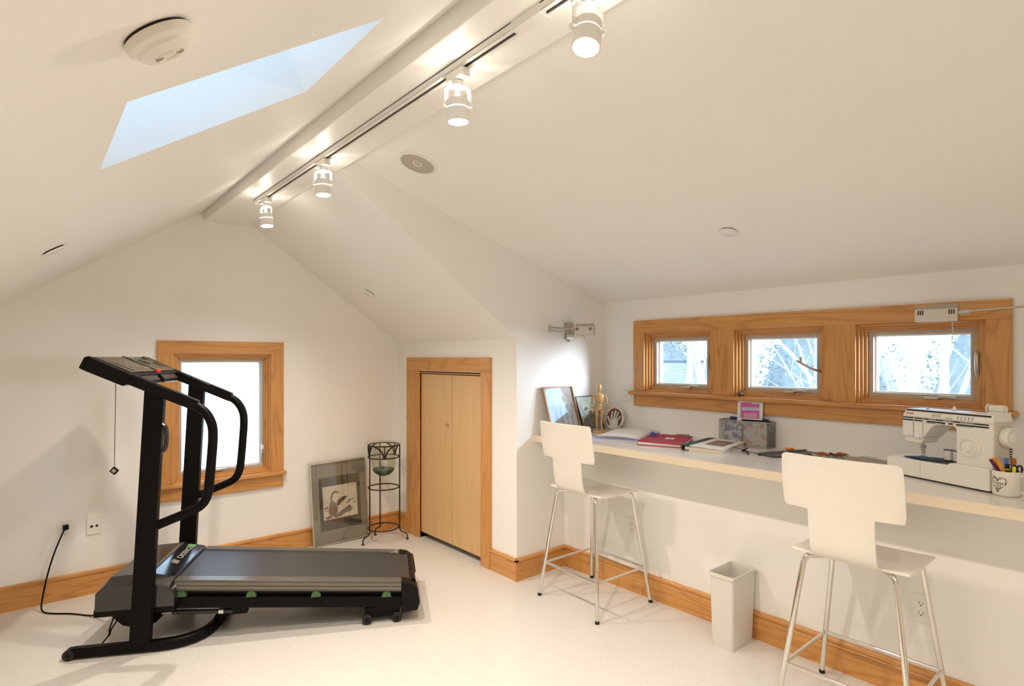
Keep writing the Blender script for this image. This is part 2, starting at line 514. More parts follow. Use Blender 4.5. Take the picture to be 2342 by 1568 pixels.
w1 = struct(empty('window_1', (0,0,0)), 'tall oak-cased window in the gable wall')
f0 = GY-.019
MB().box(.646,1.438,f0,GY,wz1,1.532).build('head_casing', OAK['x'], w1, bevel=.002)
MB().box(.646,wx0,f0,GY,.600,wz1).build('side_casing', OAK['z'], w1, bevel=.002)
MB().box(wx1,1.438,f0,GY,.600,wz1).build('side_casing', OAK['z'], w1, bevel=.002)
MB().box(.630,1.452,GY-.045,GY,.575,.600).build('window_stool', OAK['x'], w1, bevel=.004)
MB().box(.650,1.436,f0,GY,.489,.575).build('apron', OAK['x'], w1, bevel=.002)
rect = (wx0, wx1, wz0, wz1)
prev = rect
for k, (s, t, b, d) in enumerate(((.012,.013,.013,.012),(.024,.026,.026,.028),(.036,.039,.038,.044))):
    cur = inset(rect, s, t, b)
    for wh, axg in (('v','z'),('h','x')):
        m = MB(); rring(m, 'y', prev, cur, GY-.012+d, GY+.125, wh); m.build('jamb', OAK[axg], w1, bevel=.0015)
    prev = cur
cur = inset(rect, .052, .054, .056); m = MB(); rring(m, 'y', prev, cur, GY+.045, GY+.07)
m.build('screen_frame', TAUPE, w1, bevel=.001)
inn = inset(rect, .060, .060, .064); m = MB(); rring(m, 'y', prev, inn, GY+.07, GY+.11); m.build('sash', WHITE, w1)
MB().box(inn[0], inn[1], GY+.09, GY+.094, inn[2], inn[3]).build('pane', GLASS_W, w1)
def crank(parent, ax, c, flip=1):
    m = MB()
    if ax == 'y':
        m.bc((c[0],c[1],c[2]), (.055,.022,.012)); m.bar([(c[0]+.02,c[1]-.012,c[2]+.004),(c[0]+.06,c[1]-.02,c[2]+.012),(c[0]+.10,c[1]-.02,c[2]+.006)], .010,.006)
    else:
        m.bc((c[0],c[1],c[2]), (.022,.055,.012)); m.bar([(c[0]-.012,c[1]-.02,c[2]+.004),(c[0]-.02,c[1]-.06,c[2]+.012),(c[0]-.02,c[1]-.10,c[2]+.006)], .006,.010)
    m.build('crank_handle', NICKEL, parent, bevel=.001)
crank(w1, 'y', (1.02, GY+.035, .650))
m = MB().box(1.300,1.318,GY+.030,GY+.046,.735,.80); m.bar([(1.309,GY+.03,.79),(1.300,GY+.012,.765),(1.297,GY+.010,.72)], .012,.008)
m.build('sash_lock', NICKEL, w1, bevel=.001)

# dormer windows: shared oak casing, then three casements
tr = struct(empty('trim_1', (0,0,0)), 'continuous oak casing around the three dormer windows')
g0 = UX-.019
MB().box(g0,UX,.482,2.490,uz1,1.675).build('head_casing', OAK['y'], tr, bevel=.002)
MB().box(g0,UX,.482,.571,1.192,uz1).build('side_casing', OAK['z'], tr, bevel=.002)
MB().box(g0,UX,2.399,2.490,1.192,uz1).build('side_casing', OAK['z'], tr, bevel=.002)
MB().box(g0,UX,1.090,1.164,1.192,uz1).build('mullion_casing', OAK['z'], tr, bevel=.0012)
MB().box(g0,UX,1.164,1.238,1.192,uz1).build('mullion_casing', OAK['z'], tr, bevel=.0012)
MB().box(g0,UX,1.749,1.824,1.192,uz1).build('mullion_casing', OAK['z'], tr, bevel=.0012)
MB().box(g0,UX,1.824,1.898,1.192,uz1).build('mullion_casing', OAK['z'], tr, bevel=.0012)
MB().box(UX-.048,UX,.462,2.515,1.168,1.192).build('window_stool', OAK['y'], tr, bevel=.004)
MB().box(g0,UX,.490,2.488,1.092,1.168).build('apron', OAK['y'], tr, bevel=.002)
WL = {2: 'leftmost small dormer window with a view of a shingled roof', 3: 'middle small dormer window with its lock lever swung open', 4: 'small dormer window nearest the sewing machine'}
for wi, (a, b) in enumerate(WIN):
    w = struct(empty('window_%d' % (wi+2), (0,0,0)), WL[wi+2])
    rect = (a, b, uz0-.005, uz1); prev = rect
    for (s, t, bb, d) in ((.013,.012,.010,.008),(.026,.023,.020,.022),(.040,.035,.031,.036)):
        cur = inset(rect, s, t, bb)
        for wh, axg in (('v','z'),('h','y')):
            m = MB(); rring(m, 'x', prev, cur, UX-.012+d, UX+.105, wh); m.build('jamb', OAK[axg], w, bevel=.0015)
        prev = cur
    cur = inset(rect, .062, .056, .053); m = MB(); rring(m, 'x', prev, cur, UX+.040, UX+.062)
    m.build('screen_frame', TAUPE, w, bevel=.001)
    inn = inset(rect, .070, .062, .060); m = MB(); rring(m, 'x', cur, inn, UX+.066, UX+.10); m.build('sash', WHITE, w)
    m = MB(); rring(m, 'x', prev, cur, UX+.062, UX+.104); m.build('sash_stop', TAUPE, w)
    MB().box(UX+.080, UX+.084, inn[0], inn[1], inn[2], inn[3]).build('pane', GLASS_W, w)
    crank(w, 'x', (UX+.030, (a+b)/2-.05, uz0+.033))
    # sash lock on the near jamb
    yl = a+.040
    MB().box(UX+.028, UX+.040, yl-.030, yl+.002, 1.325, 1.455).build('lock_plate', NICKEL, w, bevel=.002)
    m = MB()
    if wi == 1:
        m.bar(smooth_path([(UX+.03,yl-.006,1.345),(UX-.012,yl+.03,1.362),(UX-.03,yl+.10,1.405)],4), .016, .012, ch=.003)
        m.cyl((UX-.028,yl+.08,1.40),(UX-.030,yl+.077,1.425),.006)
    else:
        m.bar(smooth_path([(UX+.024,yl-.006,1.342),(UX+.006,yl-.004,1.38),(UX+.012,yl-.004,1.43),(UX+.022,yl-.006,1.445)],4), .016, .012, ch=.003)
    m.build('lock_lever', NICKEL, w, smooth=50)

# worktop
def speckle(name, col, c2, c3, rough):
    m_ = mat(name, col, rough, coat=.25, coat_r=.12)
    return grain(m_, c2, 380, .45, detail=2, lo=.5, hi=.66)
LAM = speckle('worktop_laminate', (.76,.735,.69), (.70,.67,.62), None, .22)
EDGE = speckle('worktop_edge_laminate', (.78,.68,.53), (.66,.54,.38), None, .4)
wt = tag(empty('worktop', (2.9, 1.0, .875)), 'long pale laminate worktop under the dormer windows', 'worktop')
def wl(o): return Matrix.Translation((-2.9,-1.0,-.875))
MB().box(2.533, UX, RY, CY, .876, .915).build('top', LAM, wt, M=wl(0))
MB().box(2.530, 2.533, RY, CY, .875, .9148).build('front_edge', EDGE, wt, M=wl(0))

# ------------------------------------------------------------------ track lights
TX = 1.035
tk = tag(empty('lighting_track', (TX, 1.4, 2.342)), 'white lighting track running along the underside of the ridge beam', 'track')
ty0, ty1 = -.75-1.4, 3.50-1.4
m = MB()
for s in (-1, 1):
    m.box(*sorted((s*.018, s*.0155)), ty0, ty1, -.022, 0); m.box(*sorted((s*.018, s*.006)), ty0, ty1, -.024, -.021)
m.box(-.018, .018, ty0, ty1, -.003, 0)
m.build('channel', WHITE, tk)
MB().box(-.0155, .0155, ty0, ty1, -.006, -.003).build('contact_strip', DARK, tk)
MB().box(-.0195, .0195, ty1-.004, ty1+.022, -.026, 0).build('end_cap', WHITE, tk, bevel=.002)
MB().box(-.0195, .0195, 1.085-1.4, 1.20-1.4, -.026, 0).build('joiner', WHITE, tk, bevel=.001)

def lamp_light(parent, loc, d, power):
    ld = bpy.data.lights.new('spot_beam', 'SPOT'); ld.energy = power; ld.color = LAMP_COL
    ld.spot_size = R(138); ld.spot_blend = 1.0; ld.shadow_soft_size = 0.022
    o = bpy.data.objects.new('spot_beam', ld); COL.objects.link(o); o.parent = parent
    o.location = loc; o.rotation_euler = Vector(d).to_track_quat('-Z', 'Y').to_euler()
    ld = bpy.data.lights.new('reflector_leak', 'POINT'); ld.energy = LEAK_W; ld.color = (1.0, .93, .80); ld.shadow_soft_size = .012
    p = bpy.data.objects.new('reflector_leak', ld); COL.objects.link(p); p.parent = parent
    p.location = Vector(loc) - Vector(d).normalized()*.098

def spotlight(y, aim, yoke_ang, label, power=None):
    """adapter on the track, stem, U yoke, ribbed lamp holder, lit lens"""
    rt = tag(empty('track_spotlight', (TX, y, 2.318)), label, 'spotlight', 'spotlights on the ridge track')
    MB().box(-.0165,.0165,-.045,.045,-.030,0).build('adapter', WHITE, rt, bevel=.005)
    MB().lathe([(0,-.046),(.017,-.046),(.017,-.032),(.012,-.030),(0,-.030)], 18).build('stem', WHITE, rt, smooth=40)
    d = Vector(aim).normalized()
    piv = Vector((0,0,-.046)) + Vector((0,0,-1))*.060
    # yoke in a vertical plane turned by yoke_ang
    u = Vector((math.cos(yoke_ang), math.sin(yoke_ang), 0))
    ypts = [piv - u*.036, piv - u*.036 + Vector((0,0,.046)), piv - u*.028 + Vector((0,0,.056)), piv + u*.028 + Vector((0,0,.056)), piv + u*.036 + Vector((0,0,.046)), piv + u*.036]
    MB().bar(ypts, .012, .0025, up=Vector((0,0,1)).cross(u)).build('yoke', WHITE, rt)
    for s in (-1, 1):
        MB().cyl(piv+u*s*.030, piv+u*s*.047, .0075, 12).build('pivot_knob', WHITE, rt, smooth=40)
    M = Matrix.Translation(piv) @ rot_to(d)
    MB().lathe([(.033,-.016),(.034,-.016),(.034,.008),(.0325,.008)], 28, M).build('holder_ring', WHITE, rt, smooth=40)
    MB().lathe([(.0325,.012),(.035,.012),(.035,.052),(.032,.052),(.032,.012)], 28, M).build('shade', WHITE, rt, smooth=40)
    MB().lathe([(0,-.050),(.007,-.048),(.008,-.030),(.020,-.018),(.030,-.002),(.032,.010),(.0,.010)], 24, M).build('lamp_bulb', mat_bulb, rt, smooth=60)
    MB().lathe([(0,.046),(.0318,.044),(.0318,.040),(0,.040)], 28, M).build('lens', LENS, rt, smooth=40)
    lamp_light(rt, piv + d*.060, d, power or BEAM_W)
    return rt
mat_bulb = mat('glowing_reflector_bulb', (.9,.88,.85), .15, emit=(1.0,.92,.80), es=2.2)
spotlight(3.352, (.06,-.10,-1), R(-60), 'white track spotlight at the far end of the track by the gable')
spotlight(2.545, (.02,-.05,-1), R(-40), 'white track spotlight second from the far end of the track')
spotlight(1.480, (.05,.02,-1), R(150), 'white track spotlight between the skylight and the dormer ceiling')
spotlight(0.935, (-.25,-.10,-1), R(-20), 'large white track spotlight cut off by the picture top', BEAM_W*.85)
spotlight(0.150, (.10,.10,-1), R(40), 'white track spotlight next along from the one at the picture top', BEAM_W*.45)
spotlight(-.500, (.15,.05,-1), R(40), 'white track spotlight nearest the end wall', BEAM_W*.45)

# ------------------------------------------------------------------ ceiling fittings
def on_slope(name, M, px_, py_, label, cat, rz=0, group=None):
    o = empty(name); o.matrix_world = M @ Matrix.Translation((px_, py_, 0)) @ Matrix.Rotation(math.pi, 4, 'X') @ Matrix.Rotation(rz, 4, 'Z')
    tag(o, label, cat, group); return o
# smoke detector
sd = on_slope('smoke_detector', ML, (.142-.92)/cL, .948, 'round white smoke detector on the left ceiling slope', 'detector', R(20))
sd.scale = (.65,.65,.65)
DET = mat('aged_white_plastic', (.80,.76,.68), .4)
MB().lathe([(0,0),(.070,0),(.070,.006),(0,.006)], 40).build('base_plate', DARK, sd)
MB().lathe([(0,.006),(.074,.006),(.076,.012),(.075,.024),(.066,.030),(.062,.031),(.060,.038),(.052,.044),(.034,.047),(.0,.047)], 48).build('housing', DET, sd, smooth=30)
m = MB(); dk = MB()
for k, r in enumerate((.0150,.0185,.0220,.0255,.0290)):
    m.tube([(r*math.cos(a), r*math.sin(a), .0475) for a in [2*math.pi*i/36 for i in range(36)]], .0009, 6, closed=True)
    for c0 in (0, math.pi):
        dk.tube([((r+.0016)*math.cos(c0+t), (r+.0016)*math.sin(c0+t), .0472) for t in [R(-20+5*i) for i in range(9)]], .0009, 6)
m.build('grille_ring', DET, sd, smooth=40); dk.build('grille_slot', DARK, sd)
# in-ceiling speaker
sp = on_slope('ceiling_speaker', MD, (1.467-UX)/cD, 2.441, 'round flush ceiling speaker with grey grille in the dormer ceiling', 'speaker')
GRILLE = grain(mat('speaker_grille', (.50,.45,.38), .6), (.42,.37,.31), 500, .6)
MB().lathe([(.082,-.002),(.100,-.002),(.099,.003),(.086,.005),(.083,.002)], 48).build('rim', WHITE, sp, smooth=30)
MB().lathe([(0,.0015),(.083,.001),(.083,-.002),(0,-.002)], 48).build('grille', GRILLE, sp, smooth=40)
MB().lathe([(.017,.0015),(.021,.0045),(.023,.0015)], 32).build('tweeter_ring', WHITE, sp, smooth=60)
MB().lathe([(0,.0025),(.016,.002),(.016,.001),(0,.001)], 32).build('tweeter', GRILLE, sp, smooth=40)
# concealed sprinkler covers
def cover(M, c, px_, py_, label):
    o = on_slope('sprinkler_cover', M, px_, py_, label, 'cover', 0, 'round sprinkler covers')
    MB().lathe([(0,0),(.036,0),(.036,.005),(0,.005)], 32).build('gap_ring', DARK, o)
    MB().lathe([(0,.0095),(.039,.0085),(.042,.006),(.042,.005),(0,.005)], 40).build('cover_plate', WHITE_G, o, smooth=40)
cover(MD, cD, (2.576-UX)/cD, 1.424, 'round white cover disc on the dormer ceiling')
cover(MR, cR, (1.894-BX)/cR, 3.823, 'round white cover disc on the slope above the closet')
cover(ML, cL, (.084-.92)/cL, 2.852, 'round white cover disc low on the left ceiling slope')

# ------------------------------------------------------------------ wall plates
IVORY = mat('ivory_plate', (.88,.86,.81), .4)
def duplex(name, loc, rz, label):
    """face looks along local -Y"""
    o = tag(empty(name, loc, rz), label, 'outlet', 'duplex outlets')
    MB().box(-.0355,.0355,-.005,0,-.058,.058).build('plate', IVORY, o, bevel=.002)
    for zc in (.0205, -.0205):
        MB().prism([(.0165*math.cos(t)*1.0, zc+max(-.0125,min(.0125,.0165*math.sin(t)))) for t in [2*math.pi*i/24 for i in range(24)]], 'y', -.0075, -.004).build('socket', IVORY, o, bevel=.0008)
        m = MB().box(-.0075,-.0053,-.0080,-.0070,zc-.001,zc+.007).box(.0053,.0075,-.0080,-.0070,zc,zc+.007)
        m.cyl((0,-.0080,zc-.0065),(0,-.0070,zc-.0065),.0026,10)
        m.build('slot', DARK, o)
    MB().cyl((0,-.0062,0),(0,-.0045,0),.0028,10).build('screw', IVORY, o)
    return o
duplex('wall_outlet', (.182, GY, .405), 0, 'wall outlet on the gable wall with the treadmill cord plugged in')
duplex('wall_outlet', (LX, 2.187, .390), R(-90), 'wall outlet under the worktop behind the stool by the dormer corner')
duplex('wall_outlet', (LX, .708, .385), R(-90), 'wall outlet low on the wall behind the nearer stool')
duplex('wall_outlet', (UX, 2.563, 1.173), R(-90), 'wall outlet beside the dormer window casing above the worktop')
o = tag(empty('wall_plate', (.318, GY, .412)), 'ivory wall plate with two round jacks right of the gable outlet', 'wall plate')
MB().box(-.036,.036,-.007,0,-.058,.058).build('plate', IVORY, o, bevel=.003)
for x in (-.012, .014):
    MB().cyl((x,-.0085,-.008),(x,-.006,-.008),.0075,14).build('jack', DARK, o)
for z in (.042, -.042):
    MB().cyl((0,-.008,z),(0,-.006,z),.003,10).build('screw', IVORY, o)

# ------------------------------------------------------------------ treadmill
TM = tag(empty('treadmill', (.146, 3.415, 0), R(-28)), 'black folding treadmill with raised console in front of the gable window', 'treadmill')
TW = .63
BELT = grain(mat('treadmill_belt', (.042,.040,.038), .42, spec=.5), (.060,.057,.053), 160, .7, .15)
RAIL = grain(mat('side_rail_base', (.075,.068,.060), .40), (.09,.082,.072), 40, .5, mapping=(.05,1,1))
RIB = grain(mat('side_rail_rib', (.17,.155,.13), .26, metal=.3), (.20,.185,.155), 40, .5, mapping=(.05,1,1))
HOOD = grain(mat('hood_plastic', (.014,.014,.016), .15, spec=1.0), (.018,.018,.020), 300, .6)
PANEL = grain(mat('console_overlay', (.10,.088,.066), .42), (.13,.115,.085), 25, .6)
SILV = mat('silver_print', (.50,.48,.44), .5)
# base: U of flat tube on the floor
U = [(.03,0),(.20,0),(.40,0),(.49,.018),(.555,.065),(.59,.13),(.605,.22),(.608,TW/2),(.605,TW-.22),(.59,TW-.13),(.555,TW-.065),(.49,TW-.018),(.40,TW),(.20,TW),(.03,TW)]
MB().bar([(s,t,.030) for s,t in smooth_path([(a,b,0) for a,b in U],3) for s,t in [(s,t)]] if False else [(p.x,p.y,.030) for p in smooth_path([(a,b,0) for a,b in U],3)], .040, .048, ch=.006).build('base_frame', BLACK_S, TM, smooth=35)
for t in (0, TW):
    w = MB().cyl((.018,t-.021,.025),(.018,t+.021,.025),.025,20).build('floor_roller', RUBBER, TM, smooth=40)
    MB().cyl((.018,t-.0235,.025),(.018,t-.021,.025),.009,12).build('axle_bolt', BLACK, w)
def zt(s): return .316 - .089*(s-.45)
# uprights
for k, t in enumerate((0, TW)):
    up = MB().prism([(.271,.045),(.361,.040),(.422,1.235),(.338,1.262)], 'y', t-.020, t+.020).build('upright', BLACK_S, TM, bevel=.004)
    for (s, z) in ((.318,.21),(.322,.135),(.310,.07)):
        MB().cyl((s,t-.023,z),(s,t-.019,z),.008,12).build('bolt', BLACK, up)
m = MB().bar(smooth_path([(.410,.0,1.10),(.426,.0,1.08),(.430,0,1.03),(.424,0,.98),(.404,0,.96)],4), .026, .016, ch=.004)
m.build('height_latch', BLACK_G, TM, smooth=40)
# handrails: flat sloping arm, then the bent grip returning to the upright
sl = -.458
for t in (0, TW):
    A = [(.085,t,1.405),(.30,t,1.405+sl*.215),(.565,t,1.405+sl*.48)]
    MB().bar(A, .042, .052, up=(0,0,1), ch=.006).build('console_arm', BLACK, TM, smooth=35)
    g = smooth_path([(.50,t,1.212),(.56,t,1.184),(.603,t,1.150),(.631,t,1.095),(.637,t,1.03),(.631,t,.93),(.622,t,.82),(.612,t,.745),(.585,t,.695),(.53,t,.665),(.45,t,.633),(.385,t,.607)], 4)
    gr = MB().bar(g, .036, .042, up=(0,0,1), ch=.011).build('handrail', BLACK_S, TM, smooth=50)
    MB().bar([(.455,t,1.262),(.572,t,1.2085)], .044, .004, up=(0,0,1)).build('grip_cap', BLACK, gr, bevel=.001)
# console: slab lying on the arms, follows their slope
a = math.atan(sl)
MC = Matrix.Translation((.085, 0, 1.418)) @ Matrix.Rotation(-a, 4, 'Y')
con = MB().prism([(0,-.050),(.035,-.052),(.205,-.052),(.215,-.040),(.215,.012),(.02,.016),(0,.008)], 'y', -.030, TW+.030, MC).build('console', BLACK, TM, bevel=.006)
MB().box(.020,.195,.02,TW-.02,.013,.0175,MC).build('console_face', PANEL, con, bevel=.003)
MB().box(.016,.200,.325,.329,.014,.021,MC).build('seam_cord', BLACK, con)
m = MB().prism([(.085,.045),(.18,.055),(.185,.085),(.10,.068)], 'z', .0165, .0182, MC)
m.build('side_slot', DARK, con)
m = MB()
for (p, t, w, h) in ((.070,.20,.018,.045),(.098,.205,.018,.045),(.126,.21,.018,.045),(.075,.13,.015,.04),(.105,.14,.015,.04),(.135,.15,.012,.035),(.15,.25,.016,.07)):
    m.box(p,p+w,t,t+h,.0175,.0186,MC)
m.build('console_button', mat('console_buttons', (.20,.18,.14), .45), con, bevel=.001)
m = MB()
for (p0_, p1_, t0, t1) in ((.055,.115,.40,.46),(.03,.06,.50,.56),(.09,.15,.52,.56)):
    m.prism([(p0_,t0+.015),(p0_+.012,t0),(p1_-.012,t0),(p1_,t0+.015),(p1_,t1),(p0_,t1)], 'z', .0165, .0185, MC)
m.build('cup_recess', DARK, con)
m = MB().tube([MC @ Vector((.085+.048*math.cos(t_), .40+.052*math.sin(t_), .0185)) for t_ in [R(100+12*i) for i in range(14)]], .0014, 6)
m.build('dial_ring', mat('pale_dial_print', (.45,.52,.46), .5), con)
MB().prism([(.215,-.040),(.250,-.030),(.246,-.010),(.215,.004)], 'y', .06, .29, MC).build('book_ledge', BLACK_G, con, bevel=.004)
MB().prism([(.215,-.040),(.250,-.030),(.246,-.010),(.215,.004)], 'y', .345, .55, MC).build('book_ledge', BLACK_G, con, bevel=.004)
MB().box(.198,.214,.305,.335,.012,.030,MC).build('safety_key', mat('red_key', (.75,.06,.05), .35, emit=(1,.08,.05), es=.15), con, bevel=.003)
m = MB().tube([(.215,-.012,1.315),(.2145,-.016,1.20),(.213,-.018,1.02),(.2115,-.018,.905)], .0016, 6); m.build('safety_cord', mat('brown_cord', (.12,.06,.03), .7), TM)
MCl = Matrix.Translation((.211,-.018,.884)) @ Matrix.Rotation(R(42), 4, 'Y')
cl = MB().bc((0,0,0),(.030,.010,.030),MCl).build('safety_clip', BLACK, TM, bevel=.003)
MB().bc((0,-.0055,0),(.016,.002,.016),MCl).build('clip_spring', NICKEL, cl)
# deck
zz = [.40, 1.60]
def strip(name, t0, t1, s0, s1, dz0, dz1, mt, par=TM, bevel=.003):
    P = [(s,t,zt(s)+dz) for s in (s0,s1) for t in (t0,t1) for dz in (dz0,dz1)]
    return MB().add(P, [(0,1,3,2),(4,6,7,5),(0,4,5,1),(2,3,7,6),(1,5,7,3),(0,2,6,4)]).build(name, mt, par, bevel=bevel)
strip('walking_belt', .112, TW-.112, .385, 1.615, -.014, -.004, BELT)
strip('deck_board', .080, TW-.080, .40, 1.58, -.100, -.015, BLACK)
for t0, t1 in ((.048,.108),(TW-.108,TW-.048)):
    rl = strip('side_rail', t0, t1, .445, 1.556, -.052, -.002, RAIL)
    for k in range(4): strip('rail_rib', t0+.004+k*.014, t0+.014+k*.014, .450, 1.553, -.002, .0030, RIB, rl, .0008)
    tq = t0-.0015 if t0 < .3 else t1-.0005
    for k in range(2): strip('rail_rib', tq, tq+.002, .450, 1.553, -.022-k*.020, -.008-k*.020, RIB, rl, .0005)
    near = t0 < .3
    tt = t0+.010 if near else t1-.040
    strip('frame_beam', tt, tt+.030, .25, 1.57, -.140, -.082, BLACK_S)
    for s in (.475, .80, 1.115, 1.475):
        MB().prism([(s-.026,zt(s)-.084),(s+.026,zt(s)-.084),(s+.020,zt(s)-.062),(s+.010,zt(s)-.052),(s-.010,zt(s)-.052),(s-.020,zt(s)-.062)], 'y', t0+.004 if near else t1-.042, t0+.042 if near else t1-.004).build('deck_cushion', GREEN, TM, bevel=.003)
    MB().bc((1.17, tt if near else tt+.03, zt(1.17)-.108), (.022,.006,.034)).build('bolt_plate', BLACK, TM, bevel=.001)
    # rear cap
    t2, t3 = (.040,.125) if near else (TW-.125,TW-.040)
    MB().prism([(1.553,zt(1.553)+.003),(1.600,zt(1.6)-.004),(1.640,zt(1.64)-.030),(1.652,.100),(1.640,.062),(1.553,.050)], 'y', t2, t3).build('rear_end_cap', BLACK, TM, bevel=.006)
MB().cyl((1.608,.115,zt(1.608)-.028),(1.608,TW-.115,zt(1.608)-.028),.026,20).build('rear_roller', BLACK, TM, smooth=40)
MB().box(1.600,1.640,.12,TW-.12,.075,.120).build('rear_bumper', BLACK, TM, bevel=.006)
for t in (.085, TW-.085):
    MB().box(1.36,1.545,t-.012,t+.012,.030,.085).build('wheel_bracket', BLACK_S, TM, bevel=.003)
    for s in (1.375, 1.53):
        wv = MB().lathe([(0,-.011),(.022,-.011),(.026,-.006),(.026,.006),(.022,.011),(0,.011)], 20, Matrix.Translation((s,t-.022,.027)) @ rot_to((0,1,0))).build('rear_wheel', RUBBER, TM, smooth=35)
        MB().cyl((s,t-.0345,.027),(s,t-.032,.027),.010,14).build('wheel_hub', mat_hub if 'mat_hub' in globals() else BLACK, wv)
m = MB().bar([(1.535,TW-.135,zt(1.5)+.002),(1.535,TW-.060,zt(1.5)+.003)], .004, .002); m.bar([(1.50,TW-.112,zt(1.5)+.002),(1.537,TW-.112,zt(1.5)+.002)], .004,.002)
m.build('alignment_mark', SILV, TM)
# motor hood: faceted, chamfered towards the sides
def ringpts(prof, t): return [(s,t,z) for s,z in prof]
h0 = [(.112,.205),(.116,.292),(.150,.322),(.325,.330),(.432,.300),(.458,.262),(.458,.205)]
h1 = [(.112,.205),(.116,.300),(.158,.348),(.325,.356),(.445,.330),(.462,.270),(.462,.205)]
ts = [(.012,h0),(.075,h1),(TW-.075,h1),(TW-.012,h0)]
P = []; F = []; n = len(h0)
for t, pr in ts: P += ringpts(pr, t)
for k in range(3):
    for i in range(n): F.append((k*n+i, k*n+(i+1) % n, (k+1)*n+(i+1) % n, (k+1)*n+i))
F += [list(range(n)), [3*n+i for i in range(n)][::-1]]
hd = MB().add(P, F).build('motor_hood', HOOD, TM, bevel=.004)
MB().box(.318,.336,.085,TW-.085,.352,.3585).build('hood_strip', mat('grey_hood_strip', (.10,.09,.085), .4), hd)
sl2 = math.atan2(.330-.356, .445-.325)
MT = Matrix.Translation((.385,.400,.3436)) @ Matrix.Rotation(-sl2, 4, 'Y') @ Matrix.Rotation(R(90), 4, 'Z')
text('model_lettering', 'CADENCE', .040, SILV, hd, MT @ Matrix.Translation((0,-.002,.0015)), bold=.0003)
MB().bc((0.118,.0,.0012),(.045,.040,.001),MT).build('green_badge', mat('green_badge', (.16,.36,.14), .5), hd)
m = MB()
for k in range(3): m.prism([(-.170+k*.016,-.018),(-.163+k*.016,-.018),(-.149+k*.016,.018),(-.156+k*.016,.018)], 'z', .0008, .0015, MT)
m.build('swoosh_mark', SILV, hd)
fin = Matrix.Translation((.452,.045,.283))
MB().bc((0,0,0),(.012,.052,.026),Matrix.Translation((.447,.050,.287)) @ Matrix.Rotation(R(45),4,'Y')).build('corner_sticker', mat('grey_sticker', (.18,.165,.15), .45), hd)
m = MB().prism([(.12,.205),(.15,.205),(.44,.205),(.40,.150),(.355,.105),(.28,.088),(.21,.105),(.165,.15)], 'y', .07, TW-.07)
m.build('belly_pan', BLACK, TM, bevel=.006)
MB().box(.105,.46,.02,TW-.02,.175,.212).build('hood_base', BLACK, TM, bevel=.004)
# lift strut with a bright band, and the hinge wire
ls = MB().cyl((.43,.075,.150),(.76,.075,.128),.011,14).build('lift_strut', BLACK_G, TM, smooth=40)
MB().cyl((.645,.075,.1357),(.668,.075,.1342),.0135,16).build('strut_band', CHROME, ls, smooth=40)
MB().cyl((.385,.070,.152),(.43,.075,.150),.006,10).build('strut_rod', NICKEL, ls, smooth=40)
MB().bc((.745,.085,.135),(.07,.05,.035)).build('strut_bracket', BLACK_S, TM, bevel=.003)
MB().bar([(.600,.20,.05),(.70,.20,.13),(.78,.20,.155)], .035, .03).build('lift_link', BLACK_S, TM, bevel=.003)
# loose wires below the hood, power cord with plug
MB().tube(smooth_path([(.150,.14,.19),(.147,.13,.13),(.133,.12,.075),(.128,.125,.045),(.098,.115,.004)],5), .0035, 6).build('loose_wire', BLACK, TM, smooth=60)
MB().tube(smooth_path([(.185,.15,.18),(.165,.14,.12),(.142,.12,.075),(.130,.125,.040)],5), .0035, 6).build('loose_wire', BLACK, TM, smooth=60)
inv = (Matrix.Translation((.146,3.415,0)) @ Matrix.Rotation(R(-28),4,'Z')).inverted()
cw = [(.178,4.236,.427),(.160,4.222,.385),(.128,4.205,.30),(.098,4.19,.19),(.078,4.17,.085),(.070,4.145,.022),(.085,4.105,.006),(.128,4.055,.005),(.20,3.99,.005),(.27,3.90,.006),(.325,3.80,.030),(.365,3.70,.085),(.385,3.64,.14),(.40,3.62,.20)]
cd_ = MB().tube([inv @ p for p in smooth_path(cw,6)], .0042, 8).build('power_cord', BLACK, TM, smooth=60)
m = MB().box(.168,.196,4.240,4.272,.414,.440); m.cyl((.180,4.243,.430),(.177,4.230,.417),.009,10)
m.build('plug', BLACK, cd_, bevel=.004, M=inv)

# ------------------------------------------------------------------ plant stand and glass bowl
PS = tag(empty('plant_stand', (2.136, 4.062, 0)), 'slim brown wrought-iron plant stand in the gable corner', 'plant stand')
rr = .118
for z in (.742, .648, .412, .098):
    MB().tube([(rr*math.cos(t), rr*math.sin(t), z) for t in [2*math.pi*i/40 for i in range(40)]], .005, 8, closed=True).build('ring', IRON, PS, smooth=60)
lang = [R(186), R(-36), R(75)]
for g in lang:
    c, s = math.cos(g), math.sin(g); r2 = rr+.006
    pts = [(r2*c,r2*s,.745),(r2*c,r2*s,.50),(r2*c,r2*s,.25),(r2*c,r2*s,.105)]
    bend = [(r2*c,r2*s,.085),((r2+.012)*c,(r2+.012)*s,.066),((r2+.040)*c,(r2+.040)*s,.052),((r2+.056)*c,(r2+.056)*s,.040),((r2+.060)*c,(r2+.060)*s,.020),((r2+.060)*c,(r2+.060)*s,.004)]
    if g == lang[2]: bend = [(r2*c,r2*s,.085),(r2*c+.0,r2*s+.004,.066),(r2*c-.02,r2*s+.02,.055),(r2*c-.028,r2*s+.024,.045),(r2*c-.03,r2*s+.025,.020),(r2*c-.03,r2*s+.025,.004)]
    lg = MB().tube(pts + smooth_path(bend,4), .0052, 8).build('leg', IRON, PS, smooth=60)
    e = bend[-1]
    MB().lathe([(0,0),(.012,0),(.012,.004),(.006,.008),(0,.008)], 14, Matrix.Translation((e[0],e[1],0))).build('foot_pad', IRON, lg, smooth=40)
